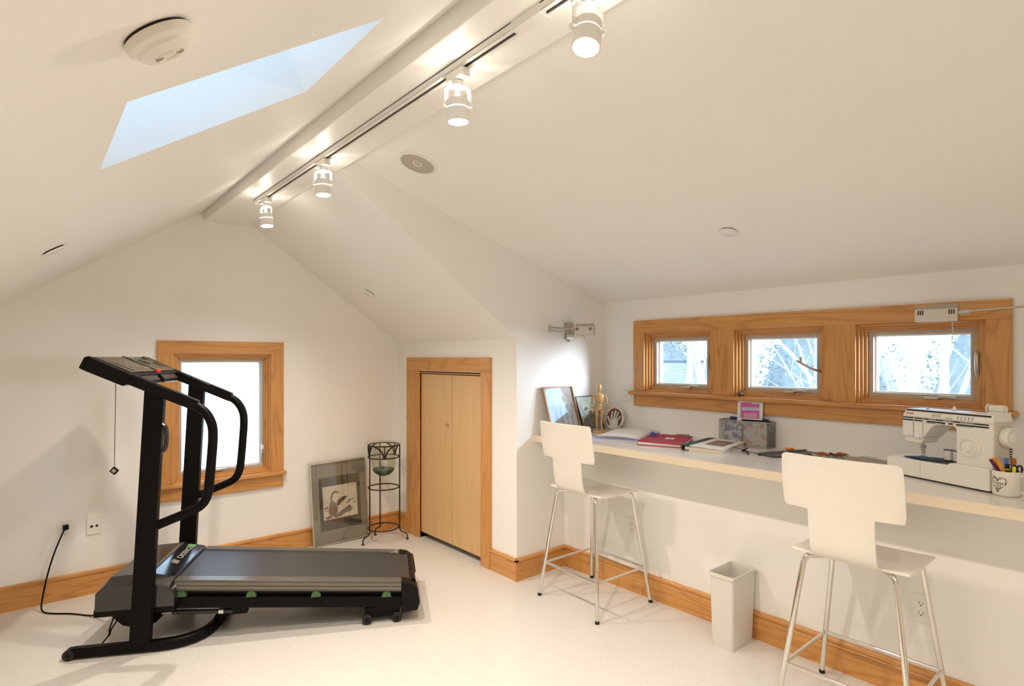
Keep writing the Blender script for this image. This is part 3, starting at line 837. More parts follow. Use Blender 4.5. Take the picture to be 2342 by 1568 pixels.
for g in [R(246), R(15), R(130)]:
    # arches rising from a point on the lower ring, one stem and two curls
    def P_(da, z): return (rr*math.cos(g+da), rr*math.sin(g+da), z)
    MB().tube([P_(0,.648),P_(0,.742)], .0042, 6).build('scroll_stem', IRON, PS, smooth=60)
    for s in (-1,1):
        MB().bar([P_(s*d_,z) for d_,z in ((.05,.650),(.09,.675),(.20,.705),(.38,.725),(.62,.737))], .006, .010).build('scroll', IRON, PS, smooth=60)
GB = tag(empty('glass_bowl', (2.136, 4.062, .500)), 'clear blown-glass bowl with green base hanging in the plant stand', 'bowl')
t_ = .0025
out = [(0,0),(.020,.0015),(.045,.010),(.068,.026),(.084,.050),(.092,.080),(.093,.130),(.092,.200),(.094,.232),(.105,.246),(.125,.252),(.143,.255)]
inn_ = [(.143,.258),(.124,.2555),(.103,.250),(.0905,.234),(.0892,.200),(.0900,.130),(.089,.082),(.080,.056),(.062,.046),(.0,.040)]
MB().lathe(out[4:]+inn_[:-2], 40).build('bowl_wall', BOWL, GB, smooth=60)
MB().lathe(out[:5]+[(.080,.056),(.060,.046),(.03,.041),(0,.040)], 40).build('bowl_base', BOWL_B, GB, smooth=60)

# ------------------------------------------------------------------ framed goose print on the floor
FG = tag(empty('goose_picture', (1.862, 4.2155, .004)), 'silver-framed print of a goose leaning on the gable wall', 'picture')
FG.rotation_euler = (R(-4.75), R(-1.0), R(0.5))
fw, fh = .225, .622
SFR = mat('silver_frame', (.72,.68,.60), .28, metal=1.0)
MATB = grain(mat('grey_mat_board', (.25,.22,.175), .8), (.28,.25,.20), 6, .5)
MATD = mat('charcoal_mat_board', (.075,.063,.054), .8)
def frame_bars(name, par, hw, h, w, d0, d1, mt, bev=.001):
    for (a_,b_,c_,d_) in ((-hw,-hw+w,0,h),(hw-w,hw,0,h),(-hw+w,hw-w,0,w),(-hw+w,hw-w,h-w,h)):
        MB().box(a_,b_,d0,d1,c_,d_).build(name, mt, par, bevel=bev)
frame_bars('frame_bar', FG, fw, fh, .008, -.012, .012, SFR)
MB().box(-fw+.006, fw-.006, 0, .006, .006, fh-.006).build('outer_mat', MATB, FG)
def at(m, y): return m
x0_, x1_, z0_, z1_ = -.142, .175, .115, .498
MB().box(-.160, .172, -.0012, 0, .105, .505).build('inner_mat', MATD, FG)
PAPER = grain(mat('cream_print_paper', (.72,.64,.51), .75), (.60,.54,.46), 9, .7, mapping=(1,1,4))
ix0, ix1, iz0, iz1 = -.133, .142, .185, .435
MB().box(ix0, ix1, -.002, -.0012, iz0, iz1).build('print_sheet', PAPER, FG)
def flatpoly(par, name, mt, pts, y0, y1):
    # pts in 0..1 of the print, origin lower left
    MB().prism([(ix0+(ix1-ix0)*u, iz0+(iz1-iz0)*v) for u, v in pts], 'y', y0, y1).build(name, mt, par)
GO1 = grain(mat('mauve_goose_ink', (.17,.11,.10), .8), (.28,.20,.18), 40, .7)
GO2 = grain(mat('brown_wing_ink', (.075,.040,.030), .8), (.14,.09,.07), 60, .7)
WAT = grain(mat('dark_water_ink', (.10,.095,.10), .8), (.34,.30,.27), 30, .8, mapping=(1,1,5))
flatpoly(FG, 'goose_print', GO1, [(.16,.34),(.14,.22),(.19,.14),(.32,.06),(.40,.16),(.42,.32),(.40,.42),(.34,.50),(.28,.53),(.265,.60),(.27,.67),(.31,.745),(.36,.77),(.42,.750),(.48,.750),(.47,.775),(.43,.80),(.40,.84),(.36,.855),(.31,.83),(.25,.77),(.215,.68),(.205,.60),(.22,.54),(.18,.46)], -.0024, -.002)
flatpoly(FG, 'goose_wing_print', GO2, [(.38,.46),(.44,.55),(.52,.61),(.62,.63),(.72,.62),(.66,.55),(.56,.48),(.47,.40),(.42,.36)], -.0026, -.0022)
for q_ in ([(.22,.10),(.34,.08),(.50,.20),(.62,.26),(.76,.34),(.86,.24),(.80,.14),(.62,.12),(.52,.05),(.35,.02)], [(.03,.36),(.13,.40),(.14,.36),(.04,.31)], [(.05,.28),(.12,.30),(.12,.27),(.05,.25)], [(.72,.50),(.95,.53),(.96,.50),(.74,.46)], [(.66,.44),(.80,.47),(.78,.43),(.66,.40)], [(.03,.06),(.2,.12),(.24,.05),(.10,.01)], [(.86,.40),(.97,.43),(.97,.40),(.86,.37)]):
    flatpoly(FG, 'water_print', WAT, q_, -.0023, -.002)
MB().box(-fw+.007, fw-.007, -.0070, -.0055, .007, fh-.007).build('glazing', GLASS_P, FG)

# ------------------------------------------------------------------ bar stools
SHELL = grain(mat('white_lacquered_plywood', (.83,.79,.72), .30, coat=.2), (.81,.77,.70), 8, .6)
def make_stool(loc, rz, label):
    st = tag(empty('bar_stool', loc, rz), label, 'stool', 'white bar stools at the worktop')
    # bent shell: (x, z, half width of the wide columns or None)
    rows = [(-.2640,1.0500,.193),(-.2620,1.0420,.204),(-.2560,1.0000,.207),(-.2460,.9300,.208),(-.2360,.8720,.208),(-.2318,.8480,.204),(-.2308,.8420,.196),
            (-.2280,.826,None),(-.2210,.780,None),(-.2130,.730,None),(-.2060,.698,None),(-.1960,.676,None),(-.1800,.660,None),
            (-.1600,.6520,.203),(-.12,.6480,.207),(-.06,.6455,.207),(.02,.6480,.207),(.09,.6520,.207),(.135,.6500,.207),(.160,.6430,.200),(.172,.6370,.190)]
    ycol = [-1,-.80,-.56,-.28,0,.28,.56,.80,1]
    def pt(i, j):
        x, z, hw = rows[i]
        w = hw if hw else .207
        if abs(ycol[j]) <= .56: y = ycol[j]/.56*.114
        else: y = math.copysign(.114 + (abs(ycol[j])-.56)/.44*(w-.114), ycol[j])
        if i < 12: x += .50*y*y*(1.0 if i < 8 else .4)
        else: z += .10*y*y
        return (x, y, z)
    def sheet(r0, r1, cols_of):
        V = {}; P = []; F = []
        def g(i, j):
            if (i, j) not in V: V[(i, j)] = len(P); P.append(pt(i, j))
            return V[(i, j)]
        for i in range(r0, r1):
            for j in cols_of(i): F.append((g(i,j), g(i,j+1), g(i+1,j+1), g(i+1,j)))
        return MB().add(P, F)
    back = sheet(0, 12, lambda i: range(0, 8) if i < 6 else range(2, 6))
    back.build('backrest', SHELL, st, smooth=60, solid=.0105, bevel=.002)
    seat = sheet(12, 20, lambda i: range(0, 8) if i >= 13 else range(2, 6))
    seat.build('seat', SHELL, st, smooth=60, solid=.0105, bevel=.002)
    for sx in (-1, 1):
        for sy in (-1, 1):
            hx, hy = .222, .236
            top = Vector((sx*.150, sy*.158, .628)); foot = Vector((sx*hx, sy*hy, .010))
            d = (top-foot).normalized()
            pts = [foot, foot+d*.30, top-d*.035]
            pts += smooth_path([top-d*.03, top-d*.012+Vector((-sx*.001,-sy*.002,.001)), top+Vector((-sx*.008,-sy*.012,.0055)), top+Vector((-sx*.03,-sy*.035,.0075)), top+Vector((-sx*.07,-sy*.07,.0075))],5)
            lg = MB().tube(pts, .0105, 14).build('leg', CHROME, st, smooth=60)
            MB().cyl((foot.x,foot.y,0),(foot.x,foot.y,.016),.0118,14).build('foot_cap', RUBBER, lg, smooth=40)
    k = .20
    def legp(sx, sy, z=.202):
        f = (z-.01)/(.628-.01); return Vector((sx*(.222+(.150-.222)*f), sy*(.236+(.158-.236)*f), z))
    cs = [legp(-1,-1), legp(1,-1), legp(1,1), legp(-1,1)]
    for i in range(4):
        MB().tube([cs[i], cs[(i+1) % 4]], .0072, 12).build('footrest_bar', CHROME, st, smooth=60)
    MB().box(-.06,.06,-.07,.07,.628,.636).build('mounting_plate', CHROME, st, bevel=.002)
    return st
make_stool((2.560, 2.262, 0), R(-2.5), 'white bent-plywood bar stool by the dormer cheek, chrome legs')
make_stool((2.520, .828, 0), 0, 'white bent-plywood bar stool in front of the sewing machine')

# ------------------------------------------------------------------ waste bin
wb = tag(empty('waste_bin', (2.695, 1.468, 0), 0), 'tall pale grey plastic waste bin against the baseboard', 'bin')
BIN = mat('grey_white_plastic', (.70,.68,.63), .45)
def rrect(hx, hy, r, z, n=5):
    out = []
    for cx_, cy_, a0 in ((hx-r,hy-r,0),(-hx+r,hy-r,90),(-hx+r,-hy+r,180),(hx-r,-hy+r,270)):
        for i in range(n+1):
            a = R(a0+90*i/n); out.append((cx_+r*math.cos(a), cy_+r*math.sin(a), z))
    return out
def loft(rings, cap0=True, cap1=True):
    m = MB(); n = len(rings[0]); P = [p for r in rings for p in r]; F = []
    for k in range(len(rings)-1):
        for i in range(n): F.append((k*n+i, k*n+(i+1) % n, (k+1)*n+(i+1) % n, (k+1)*n+i))
    if cap0: F.append(list(range(n))[::-1])
    if cap1: F.append([(len(rings)-1)*n+i for i in range(n)])
    return m.add(P, F)
loft([rrect(.100,.056,.014,0),rrect(.110,.064,.014,.344),rrect(.115,.069,.014,.346),rrect(.115,.069,.014,.362),rrect(.111,.065,.012,.364),rrect(.107,.061,.012,.352),rrect(.106,.060,.012,.344),rrect(.097,.053,.012,.006)]).build('bin_body', BIN, wb, smooth=40)

# ------------------------------------------------------------------ swing-arm lamps
def shade_mesh(Ls, M):
    """tent-shaped metal shade, open below; runs along local +X"""
    prof = [(-.036,-.034),(-.030,.020),(0,.040),(.030,.020),(.036,-.034)]
    m = MB(); n = len(prof)
    P = [(0,a,b) for a,b in prof]+[(Ls,a,b) for a,b in prof]
    F = [(i,i+1,n+i+1,n+i) for i in range(n-1)] + [tuple(range(n)), tuple(range(n,2*n))]
    return m.add(P, F, M)
sl1 = tag(empty('swing_arm_lamp', (2.862, CY, 1.604)), 'brushed nickel swing-arm wall lamp on the dormer cheek', 'lamp', 'swing-arm wall lamps')
MB().box(-.034,.034,-.020,0,-.058,.058).build('wall_plate', NICKEL, sl1, bevel=.002)
MB().cyl((0,-.012,-.076),(0,-.012,-.058),.006,10).build('switch_knob', NICKEL, sl1)
m = MB().cyl((.022,-.045,-.022),(.022,-.045,.026),.009,12); m.cyl((.022,-.045,.004),(.022,-.018,.004),.007,10)
m.build('pivot', NICKEL, sl1, smooth=40)
for z in (.016, -.008):
    MB().tube([(.022,-.045,z),(-.255,-.085,z)], .0045, 8).build('arm_rod', NICKEL, sl1, smooth=60)
MB().bar([(-.260,-.086,-.020),(-.260,-.086,.028)], .016, .016).build('elbow_joint', NICKEL, sl1, bevel=.003)
MB().tube([(-.255,-.090,.004),(-.120,-.155,.004)], .0045, 8).build('arm_rod', NICKEL, sl1, smooth=60)
MB().cyl((-.128,-.150,.004),(-.100,-.166,.004),.012,14).build('shade_socket', NICKEL, sl1, smooth=40)
MS1 = Matrix.Translation((-.100,-.166,.0)) @ Matrix.Rotation(R(-60),4,'Z')
shade_mesh(.120, MS1).build('lamp_shade', NICKEL, sl1, solid=.0015)
m = MB()
for k in range(3):
    for x in (.008+k*.007, .095+k*.007): m.bc((x,-.0335,.004),(.003,.004,.020),MS1)
m.build('vent_slot', DARK, sl1)
MB().cyl((-.080,-.205,-.034),(-.070,-.222,-.058),.0022,8).build('turn_rod', NICKEL, sl1)

sl2_ = tag(empty('swing_arm_lamp', (UX, .02, 1.600)), 'brushed nickel swing-arm wall lamp reaching over the window by the sewing machine', 'lamp', 'swing-arm wall lamps')
MB().box(-.020,0,-.034,.034,-.058,.058).build('wall_plate', NICKEL, sl2_, bevel=.002)
m = MB().cyl((-.040,0,-.02),(-.040,0,.05),.009,12); m.cyl((-.018,0,.02),(-.040,0,.02),.007,10); m.build('pivot', NICKEL, sl2_, smooth=40)
for z in (.040, .025):
    MB().tube([(-.040,0,z),(-.16,.30,z-.0)], .0045, 8).build('arm_rod', NICKEL, sl2_, smooth=60)
MB().bar([(-.16,.30,.010),(-.16,.30,.055)], .016, .016).build('elbow_joint', NICKEL, sl2_, bevel=.003)
MB().tube([(-.16,.30,.033),(-.185,.585,.018)], .0048, 10).build('arm_rod', NICKEL, sl2_, smooth=60)
MB().cyl((-.184,.575,.018),(-.187,.615,.016),.0125,14).build('shade_socket', NICKEL, sl2_, smooth=40)
MB().lathe([(0,0),(.0085,0),(.0085,.008),(0,.008)],12,Matrix.Translation((-.184,.568,.0185)) @ rot_to((-.07,1,-.04))).build('collar', NICKEL, sl2_, smooth=40)
MS2 = Matrix.Translation((-.187,.612,.012)) @ Matrix.Rotation(R(94),4,'Z')
shade_mesh(.150, MS2).build('lamp_shade', NICKEL, sl2_, solid=.0015)
m = MB()
for k in range(3):
    for x in (.012+k*.008, .122+k*.008): m.bc((x,.0345,.006),(.0035,.004,.020),MS2)
m.build('vent_slot', DARK, sl2_)
MB().cyl((-.200,.632,-.022),(-.200,.628,-.082),.0032,8).build('turn_rod', NICKEL, sl2_)

# small brown bell knob on the window stool
bl = tag(empty('brown_bauble', (UX-.022, 1.706, 1.192)), 'small round brown bauble on the window stool', 'bauble')
MB().ell((0,0,.015),(.017,.017,.015)).build('bauble_body', mat('dark_brown_glaze', (.10,.055,.045), .25), bl, smooth=60)
MB().cyl((0,0,.027),(.004,0,.036),.003,8).build('bauble_stem', IRON, bl)

# ------------------------------------------------------------------ things on the worktop
ZT = .915
# walnut-framed drawing leaning on the cheek
F1 = tag(empty('framed_drawing', (2.735, 2.655, ZT)), 'pale wood-framed pencil drawing leaning on the dormer cheek', 'picture')
F1.rotation_euler = (R(-16.5), 0, R(2))
WAL = wood('cherry_frame', 'z', (.42,.22,.11), (.28,.13,.06), .35)
frame_bars('frame_bar', F1, .145, .325, .010, -.012, .008, WAL)
MB().box(-.137,.137,0,.004,.008,.317).build('backing', CANVAS, F1)
DRW = mat('pencil_wash', (.48,.52,.56), .8)
grain(DRW, (.86,.88,.88), 12, .9, mapping=(2.2,1,.5), detail=4, lo=.38, hi=.62)
MB().box(-.115,.115,-.001,0,.03,.20).build('drawing_sheet', DRW, F1)
m = MB()
for (a_, b_, w_) in ((-.07,.02,.012),(-.02,.0,.018),(.03,.01,.014),(.075,-.01,.010)):
    m.prism([(a_,.035),(a_+w_,.035),(a_+w_+.012,.12),(a_+w_*.5+b_*.3,.185),(a_-.01,.12)], 'y', -.0018, -.001)
m.build('drawing_figure', grain(mat('grey_pencil', (.30,.32,.34), .8), (.62,.65,.67), 30, .8), F1)
MB().box(-.136,.136,-.0065,-.005,.009,.316).build('glazing', pane('bright_picture_glass', (.98,.99,1.0), .16), F1)
# clip-glass cat picture
F2 = tag(empty('cat_picture', (2.985, 2.634, ZT)), 'small black-edged glass picture of a cat behind the wooden manikin', 'picture')
F2.rotation_euler = (R(-21), 0, R(-3))
BRZ = mat('dark_bronze_edge', (.045,.04,.03), .3, metal=.5)
frame_bars('frame_bar', F2, .100, .255, .007, -.006, .006, BRZ)
CATP = grain(mat('etching_paper', (.42,.46,.42), .8), (.70,.74,.70), 9, .8)
MB().box(-.095,.095,0,.004,.006,.249).build('print_sheet', CATP, F2)
INK = grain(mat('etching_ink', (.10,.10,.08), .8), (.33,.33,.28), 70, .7)
m = MB()
m.prism([(-.085,.02),(.08,.02),(.085,.10),(.06,.14),(.02,.15),(-.02,.12),(-.06,.10),(-.08,.06)], 'y', -.0012, 0)
m.prism([(-.05,.15),(-.02,.155),(.0,.17),(-.03,.175)], 'y', -.0012, 0); m.prism([(.02,.165),(.05,.16),(.055,.175),(.025,.185)], 'y', -.0012, 0)
m.prism([(-.008,.135),(.008,.135),(.004,.148),(-.004,.148)], 'y', -.002, -.0012)
m.build('cat_print', INK, F2)
m = MB().prism([(-.06,.14),(-.05,.23),(-.03,.21),(.02,.21),(.045,.235),(.05,.14),(.01,.11),(-.02,.12)], 'y', -.0006, 0)
m.build('cat_face_print', grain(mat('pale_cat_wash', (.55,.60,.57), .8), (.80,.84,.82), 25, .8), F2)
MB().box(-.094,.094,-.0045,-.003,.007,.248).build('glazing', GLASS_P, F2)

# artist's manikin
MK = tag(empty('wooden_manikin', (2.965, 2.575, ZT), R(-38)), 'jointed wooden artist manikin standing on a round base', 'manikin')
PINE = wood('manikin_pine', 'z', (.62,.38,.17), (.50,.27,.10), .4, .2, along=8, across=60, rings=4, contrast=.3)
MB().lathe([(0,0),(.045,0),(.047,.004),(.045,.014),(.040,.017),(0,.017)], 28).build('base', PINE, MK, smooth=35)
MB().cyl((0,.016,.016),(0,.016,.15),.002,8).build('support_rod', NICKEL, MK)
def tp(name, a_, b_, r0, r1, par=MK):
    a_ = Vector(a_); b_ = Vector(b_); L_ = (b_-a_).length
    M = Matrix.Translation(a_) @ rot_to(b_-a_)
    return MB().lathe([(0,-.3*r0),(.7*r0,0),(r0,.15*L_),((r0+r1)/2*1.02,.55*L_),(r1,.9*L_),(.6*r1,L_),(0,L_+.25*r1)], 14, M).build(name, PINE, par, smooth=50)
for s in (-1, 1):
    ft_ = MB().ell((s*.016,-.008,.022),(.009,.019,.008)).build('foot', PINE, MK, smooth=60)
    tp('shin', (s*.016,0,.088), (s*.016,.001,.028), .0085, .0060)
    MB().ell((s*.0165,0,.091),(.0075,.0075,.0075)).build('knee_joint', PINE, MK, smooth=60)
    tp('thigh', (s*.018,0,.152), (s*.0165,0,.096), .0125, .0085)
    MB().ell((s*.041,0,.248),(.0085,.0085,.0085)).build('shoulder_joint', PINE, MK, smooth=60)
    up_ = (s*.047,0,.243); el_ = (s*.052,.004,.190)
    hn_ = (s*.050,-.020,.150) if s < 0 else (s*.066,-.034,.172)
    tp('upper_arm', up_, el_, .0085, .0065)
    tp('forearm', el_, hn_, .0068, .0045)
    h_ = Vector(hn_); dh = (h_-Vector(el_)).normalized()
    MB().ell((0,0,0),(.0045,.007,.012),12,8,Matrix.Translation(h_+dh*.010) @ rot_to(dh)).build('hand', PINE, MK, smooth=60)
MB().ell((0,0,.160),(.027,.018,.017)).build('pelvis', PINE, MK, smooth=60)
MB().ell((0,0,.183),(.020,.015,.018)).build('waist', PINE, MK, smooth=60)
loft([[ (rx*math.cos(t), ry*math.sin(t), z) for t in [2*math.pi*i/20 for i in range(20)]] for rx, ry, z in ((.010,.010,.192),(.021,.016,.198),(.028,.019,.225),(.034,.019,.245),(.030,.016,.258),(.010,.010,.266))]).build('chest', PINE, MK, smooth=60)
MB().cyl((0,0,.262),(0,0,.280),.006,12).build('neck', PINE, MK, smooth=60)
loft([[ (rx*math.cos(t), -.002+ry*math.sin(t), z) for t in [2*math.pi*i/20 for i in range(20)]] for rx, ry, z in ((.004,.004,.274),(.011,.012,.281),(.0145,.017,.297),(.0155,.019,.312),(.012,.014,.324),(.004,.005,.329))]).build('head', PINE, MK, smooth=60)

# handprint plaque
HP = tag(empty('handprint_plaque', (3.160, 2.612, ZT)), 'round white plaster plaque with brown child handprint', 'plaque')
HP.rotation_euler = (R(-14), 0, R(-72)); HP.scale = (1.36, 1.36, 1.36)
PLAS = mat('white_plaster', (.78,.76,.70), .6)
MB().prism([(.053*math.cos(t), .060+.060*math.sin(t)) for t in [2*math.pi*i/40 for i in range(40)]], 'y', -.005, .005).build('plaque_disc', PLAS, HP, bevel=.003)
MB().prism([(.041*math.cos(t), .060+.050*math.sin(t)) for t in [2*math.pi*i/36 for i in range(36)]], 'y', -.0062, -.005).build('brown_field', mat('brown_glaze', (.16,.05,.025), .35), HP)
m = MB()
m.prism([(-.018,.008),(.018,.008),(.024,.030),(.022,.056),(-.018,.058),(-.024,.040)], 'y', -.0075, -.006)
def finger(a_, b_, w_):
    a_ = Vector((a_[0],0,a_[1])); b_ = Vector((b_[0],0,b_[1])); d_ = (b_-a_).normalized(); n_ = Vector((-d_.z,0,d_.x))*w_
    pts = [a_-n_, a_+n_, b_+n_] + [b_ + n_*math.cos(R(t)) + d_*w_*math.sin(R(t)) for t in (45,90,135)] + [b_-n_]
    m.prism([(p.x,p.z) for p in pts], 'y', -.0075, -.006)
finger((-.014,.050),(-.013,.090),.0042); finger((-.002,.054),(.006,.096),.0045); finger((.008,.052),(.020,.089),.0042); finger((.016,.044),(.033,.070),.0038); finger((-.016,.022),(-.034,.064),.0042)
m.build('hand_relief', PLAS, HP, bevel=.0008)
for (a_, c_) in ((95,(.22,.14,.32)),(150,(.02,.22,.19)),(168,(.05,.03,.04)),(20,(.55,.05,.04)),(205,(.3,.27,.35)),(318,(.10,.18,.42)),(302,(.15,.5,.45))):
    MB().ell((.0475*math.cos(R(a_)),-.006,.060+.0545*math.sin(R(a_))),(.0028,.0018,.0028),10,6).build('bead', mat('bead_glaze', c_, .3), HP, smooth=60)

# open sketch pad
SP = tag(empty('sketch_pad', (2.985, 2.345, ZT), R(20)), 'open white sketch pad with lavender blue cover', 'sketch pad')
LAV = mat('lavender_blue_cover', (.30,.34,.62), .5)
MB().box(-.215,.215,-.145,.145,0,.008).build('cover', LAV, SP, bevel=.001)
m = MB()
nx_, ny_ = 14, 8
def page(zf, x0, x1, y0, y1, th=.0012):
    P = []; F = []
    for i in range(nx_+1):
        for j in range(ny_+1):
            u = i/nx_; v = j/ny_
            P.append((x0+(x1-x0)*u, y0+(y1-y0)*v, zf(u,v)))
    for i in range(nx_):
        for j in range(ny_):
            a_ = i*(ny_+1)+j; F.append((a_, a_+ny_+1, a_+ny_+2, a_+1))
    return MB().add(P, F)
for k in range(5):
    page(lambda u, v, k=k: .009+k*.0018+(.004+k*.0012)*math.sin(math.pi*(1-v))*(1-.2*u)+.002*math.sin(5*u+k), -.212, .212, -.142+.004*k, .142).build('page', CANVAS, SP, smooth=60, solid=.0007)
tag(MB().box(-.075,.075,-.055,.055,0,.0008).build('lavender_sheet', mat('lavender_paper', (.52,.52,.70), .7)), 'small lavender paper sheet under the sketch pad edge', 'paper')
o = bpy.data.objects['lavender_sheet']; o.location = (2.725, 2.385, ZT); o.rotation_euler = (0,0,R(25))

# red album with blue bow
RA = tag(empty('red_album', (2.908, 2.005, ZT), R(21)), 'red cloth album with blue ribbon bow and small label', 'album')
RED = grain(mat('red_bookcloth', (.42,.028,.045), .65), (.36,.02,.035), 200, .6, .1)
MB().box(-.170,.170,-.125,.125,0,.004).build('back_cover', RED, RA, bevel=.001)
MB().box(-.164,.164,-.120,.121,.004,.020).build('page_block', CANVAS, RA, bevel=.001)
P = []
MB().add([(-.17,-.125,.016),(.17,-.125,.022),(.17,.125,.024),(-.17,.125,.022),(-.17,-.125,.020),(.17,-.125,.026),(.17,.125,.028),(-.17,.125,.026)], [(0,3,2,1),(4,5,6,7),(0,1,5,4),(1,2,6,5),(2,3,7,6),(3,0,4,7)]).build('front_cover', RED, RA, bevel=.001)
MB().box(-.02,.045,-.045,.005,.0245,.0252).build('cover_label', CANVAS, RA)
MB().box(-.012,.03,-.035,-.01,.0252,.0257).build('label_print', mat('label_ink', (.45,.32,.38), .7), RA)
BLU = mat('blue_satin_ribbon', (.03,.03,.33), .4)
bw = MB()
for s in (-1,1):
    bw.bar(smooth_path([(.10,.095,.030),(.10+s*.020,.095+.016,.044),(.10+s*.040,.095+.010,.040),(.10+s*.030,.095-.006,.030),(.10,.095,.031)],5), .012, .001)
    bw.bar(smooth_path([(.10,.095,.030),(.10+s*.022-.03,.085,.032),(.10+s*.03-.06,.072,.028),(.10+s*.035-.08,.07,.0275)],5), .010, .001)
bw.ell((.10,.095,.032),(.008,.008,.006),10,6)
bw.build('ribbon_bow', BLU, RA, smooth=60)
MB().bar([(.165,.118,.029),(.10,.095,.029),(.02,.122,.028)], .012, .001, up=(0,0,1)).build('ribbon_band', BLU, RA)

# purple tape roll
TR = tag(empty('tape_roll', (3.140, 2.045, ZT)), 'flat dark purple tape roll behind the red album', 'tape')
PUR = mat('purple_tape', (.06,.045,.12), .35)
MB().lathe([(.028,0),(.046,0),(.047,.003),(.047,.019),(.046,.022),(.028,.022),(.028,0)], 32).build('tape_ring', PUR, TR, smooth=40)
MB().lathe([(.025,.001),(.028,.001),(.028,.021),(.025,.021),(.025,.001)], 32).build('core', mat('cardboard_core', (.45,.33,.2), .8), TR, smooth=40)
tag(MB().box(-.13,.13,-.10,.10,0,.0006).build('loose_paper', CANVAS), 'loose white sheet between the red album and the wall', 'paper')
o = bpy.data.objects['loose_paper']; o.location = (3.09, 2.00, ZT+.0003); o.rotation_euler = (0,0,R(8)); o.location = (3.095, 1.985, ZT)

# cream photo album with green spine
WA = tag(empty('cream_album', (2.945, 1.705, ZT), R(9)), 'cream photo album with green spine, inset picture and black ribbon', 'album')
CRM = mat('cream_cover', (.76,.72,.64), .6)
GRN = mat('dark_green_cloth', (.018,.055,.035), .65)
MB().box(-.19,.19,-.105,.075,0,.004).build('back_cover', CRM, WA, bevel=.001)
MB().box(-.183,.183,-.100,.100,.004,.022).build('page_block', mat('ivory_pages', (.74,.68,.55), .8), WA, bevel=.001)
MB().box(-.19,.19,-.107,.072,.024,.028,Matrix.Rotation(R(1.5),4,'X')).build('front_cover', CRM, WA, bevel=.001)
m = MB().box(-.19,.19,.072,.115,0,.004).box(-.19,.19,.110,.115,.004,.026).box(-.19,.19,.070,.115,.026,.030)
m.build('spine', GRN, WA, bevel=.001)
MI = Matrix.Rotation(R(1.5),4,'X')
MB().box(-.085,.105,-.072,.030,.028,.0287,MI).build('inset_picture', grain(mat('sepia_picture', (.16,.13,.085), .5), (.24,.2,.14), 30, .8), WA)
MB().ell((.005,-.022,.0288),(.032,.024,.0006),12,6,MI).build('inset_flower', mat('rose_print', (.50,.22,.22), .6), WA)
BRB = mat('black_ribbon', (.012,.012,.012), .5)
m = MB()
m.bar(smooth_path([(-.03,-.105,.022),(-.05,-.145,.018),(-.045,-.175,.014)],4), .010, .001)
for s in (-1,1): m.bar(smooth_path([(-.045,-.170,.012),(-.045+s*.022,-.180,.022),(-.045+s*.036,-.172,.016),(-.045+s*.015,-.165,.010),(-.045,-.170,.012)],4), .011, .001)
m.bar(smooth_path([(-.045,-.172,.010),(-.075,-.200,.006),(-.115,-.215,.002)],4), .010, .001); m.bar(smooth_path([(-.045,-.172,.010),(-.070,-.235,.008),(-.105,-.275,.002)],4), .010, .001)
m.ell((-.045,-.171,.012),(.009,.009,.007),10,6)
m.build('ribbon_tie', BRB, WA, smooth=60)

# wire-mesh basket with papers
BK = tag(empty('wire_basket', (3.176, 1.643, ZT), 0), 'silver wire-mesh desk basket full of papers below the windows', 'basket')
WIRE = mat('silver_wire', (.42,.41,.39), .4, metal=.8)
bx_, by_, bh_ = .054, .142, .142
m = MB(); pw_ = .00045; stp = .0048
def wires(org, e1, l1, e2, l2):
    org = Vector(org); e1 = Vector(e1); e2 = Vector(e2); nn = e1.cross(e2)
    k = 0.0
    while k <= l1:
        p = org + e1*k
        q1 = [p+e1*pw_, p-e1*pw_+nn*pw_, p-e1*pw_-nn*pw_]; m.add(q1+[v+e2*l2 for v in q1], [(0,1,4,3),(1,2,5,4),(2,0,3,5)]); k += stp
    k = 0.0
    while k <= l2:
        p = org + e2*k
        q1 = [p+e2*pw_, p-e2*pw_+nn*pw_, p-e2*pw_-nn*pw_]; m.add(q1+[v+e1*l1 for v in q1], [(0,1,4,3),(1,2,5,4),(2,0,3,5)]); k += stp
wires((-bx_,-by_,.004),(0,1,0),2*by_,(0,0,1),bh_-.004); wires((bx_,-by_,.004),(0,1,0),2*by_,(0,0,1),bh_-.004)
wires((-bx_,-by_,.004),(1,0,0),2*bx_,(0,0,1),bh_-.004); wires((-bx_,by_,.004),(1,0,0),2*bx_,(0,0,1),bh_-.004)
o = m.build('wire_mesh', WIRE, BK, recalc=False); o['kind'] = 'stuff'
for z, r in ((.0035,.0035),(bh_,.0035)):
    MB().tube([(-bx_,-by_,z),(bx_,-by_,z),(bx_,by_,z),(-bx_,by_,z)], r, 8, closed=True).build('rim_wire', WIRE, BK, smooth=60)
MB().box(-bx_,bx_,-by_,by_,.002,.004).build('basket_floor', WIRE, BK)
for y in (-by_-.0, by_):
    MB().bar(smooth_path([(-.02,y,bh_-.010),(-.018,y,bh_-.040),(.018,y,bh_-.040),(.02,y,bh_-.010)],4), .004, .006).build('side_handle', WIRE, BK)
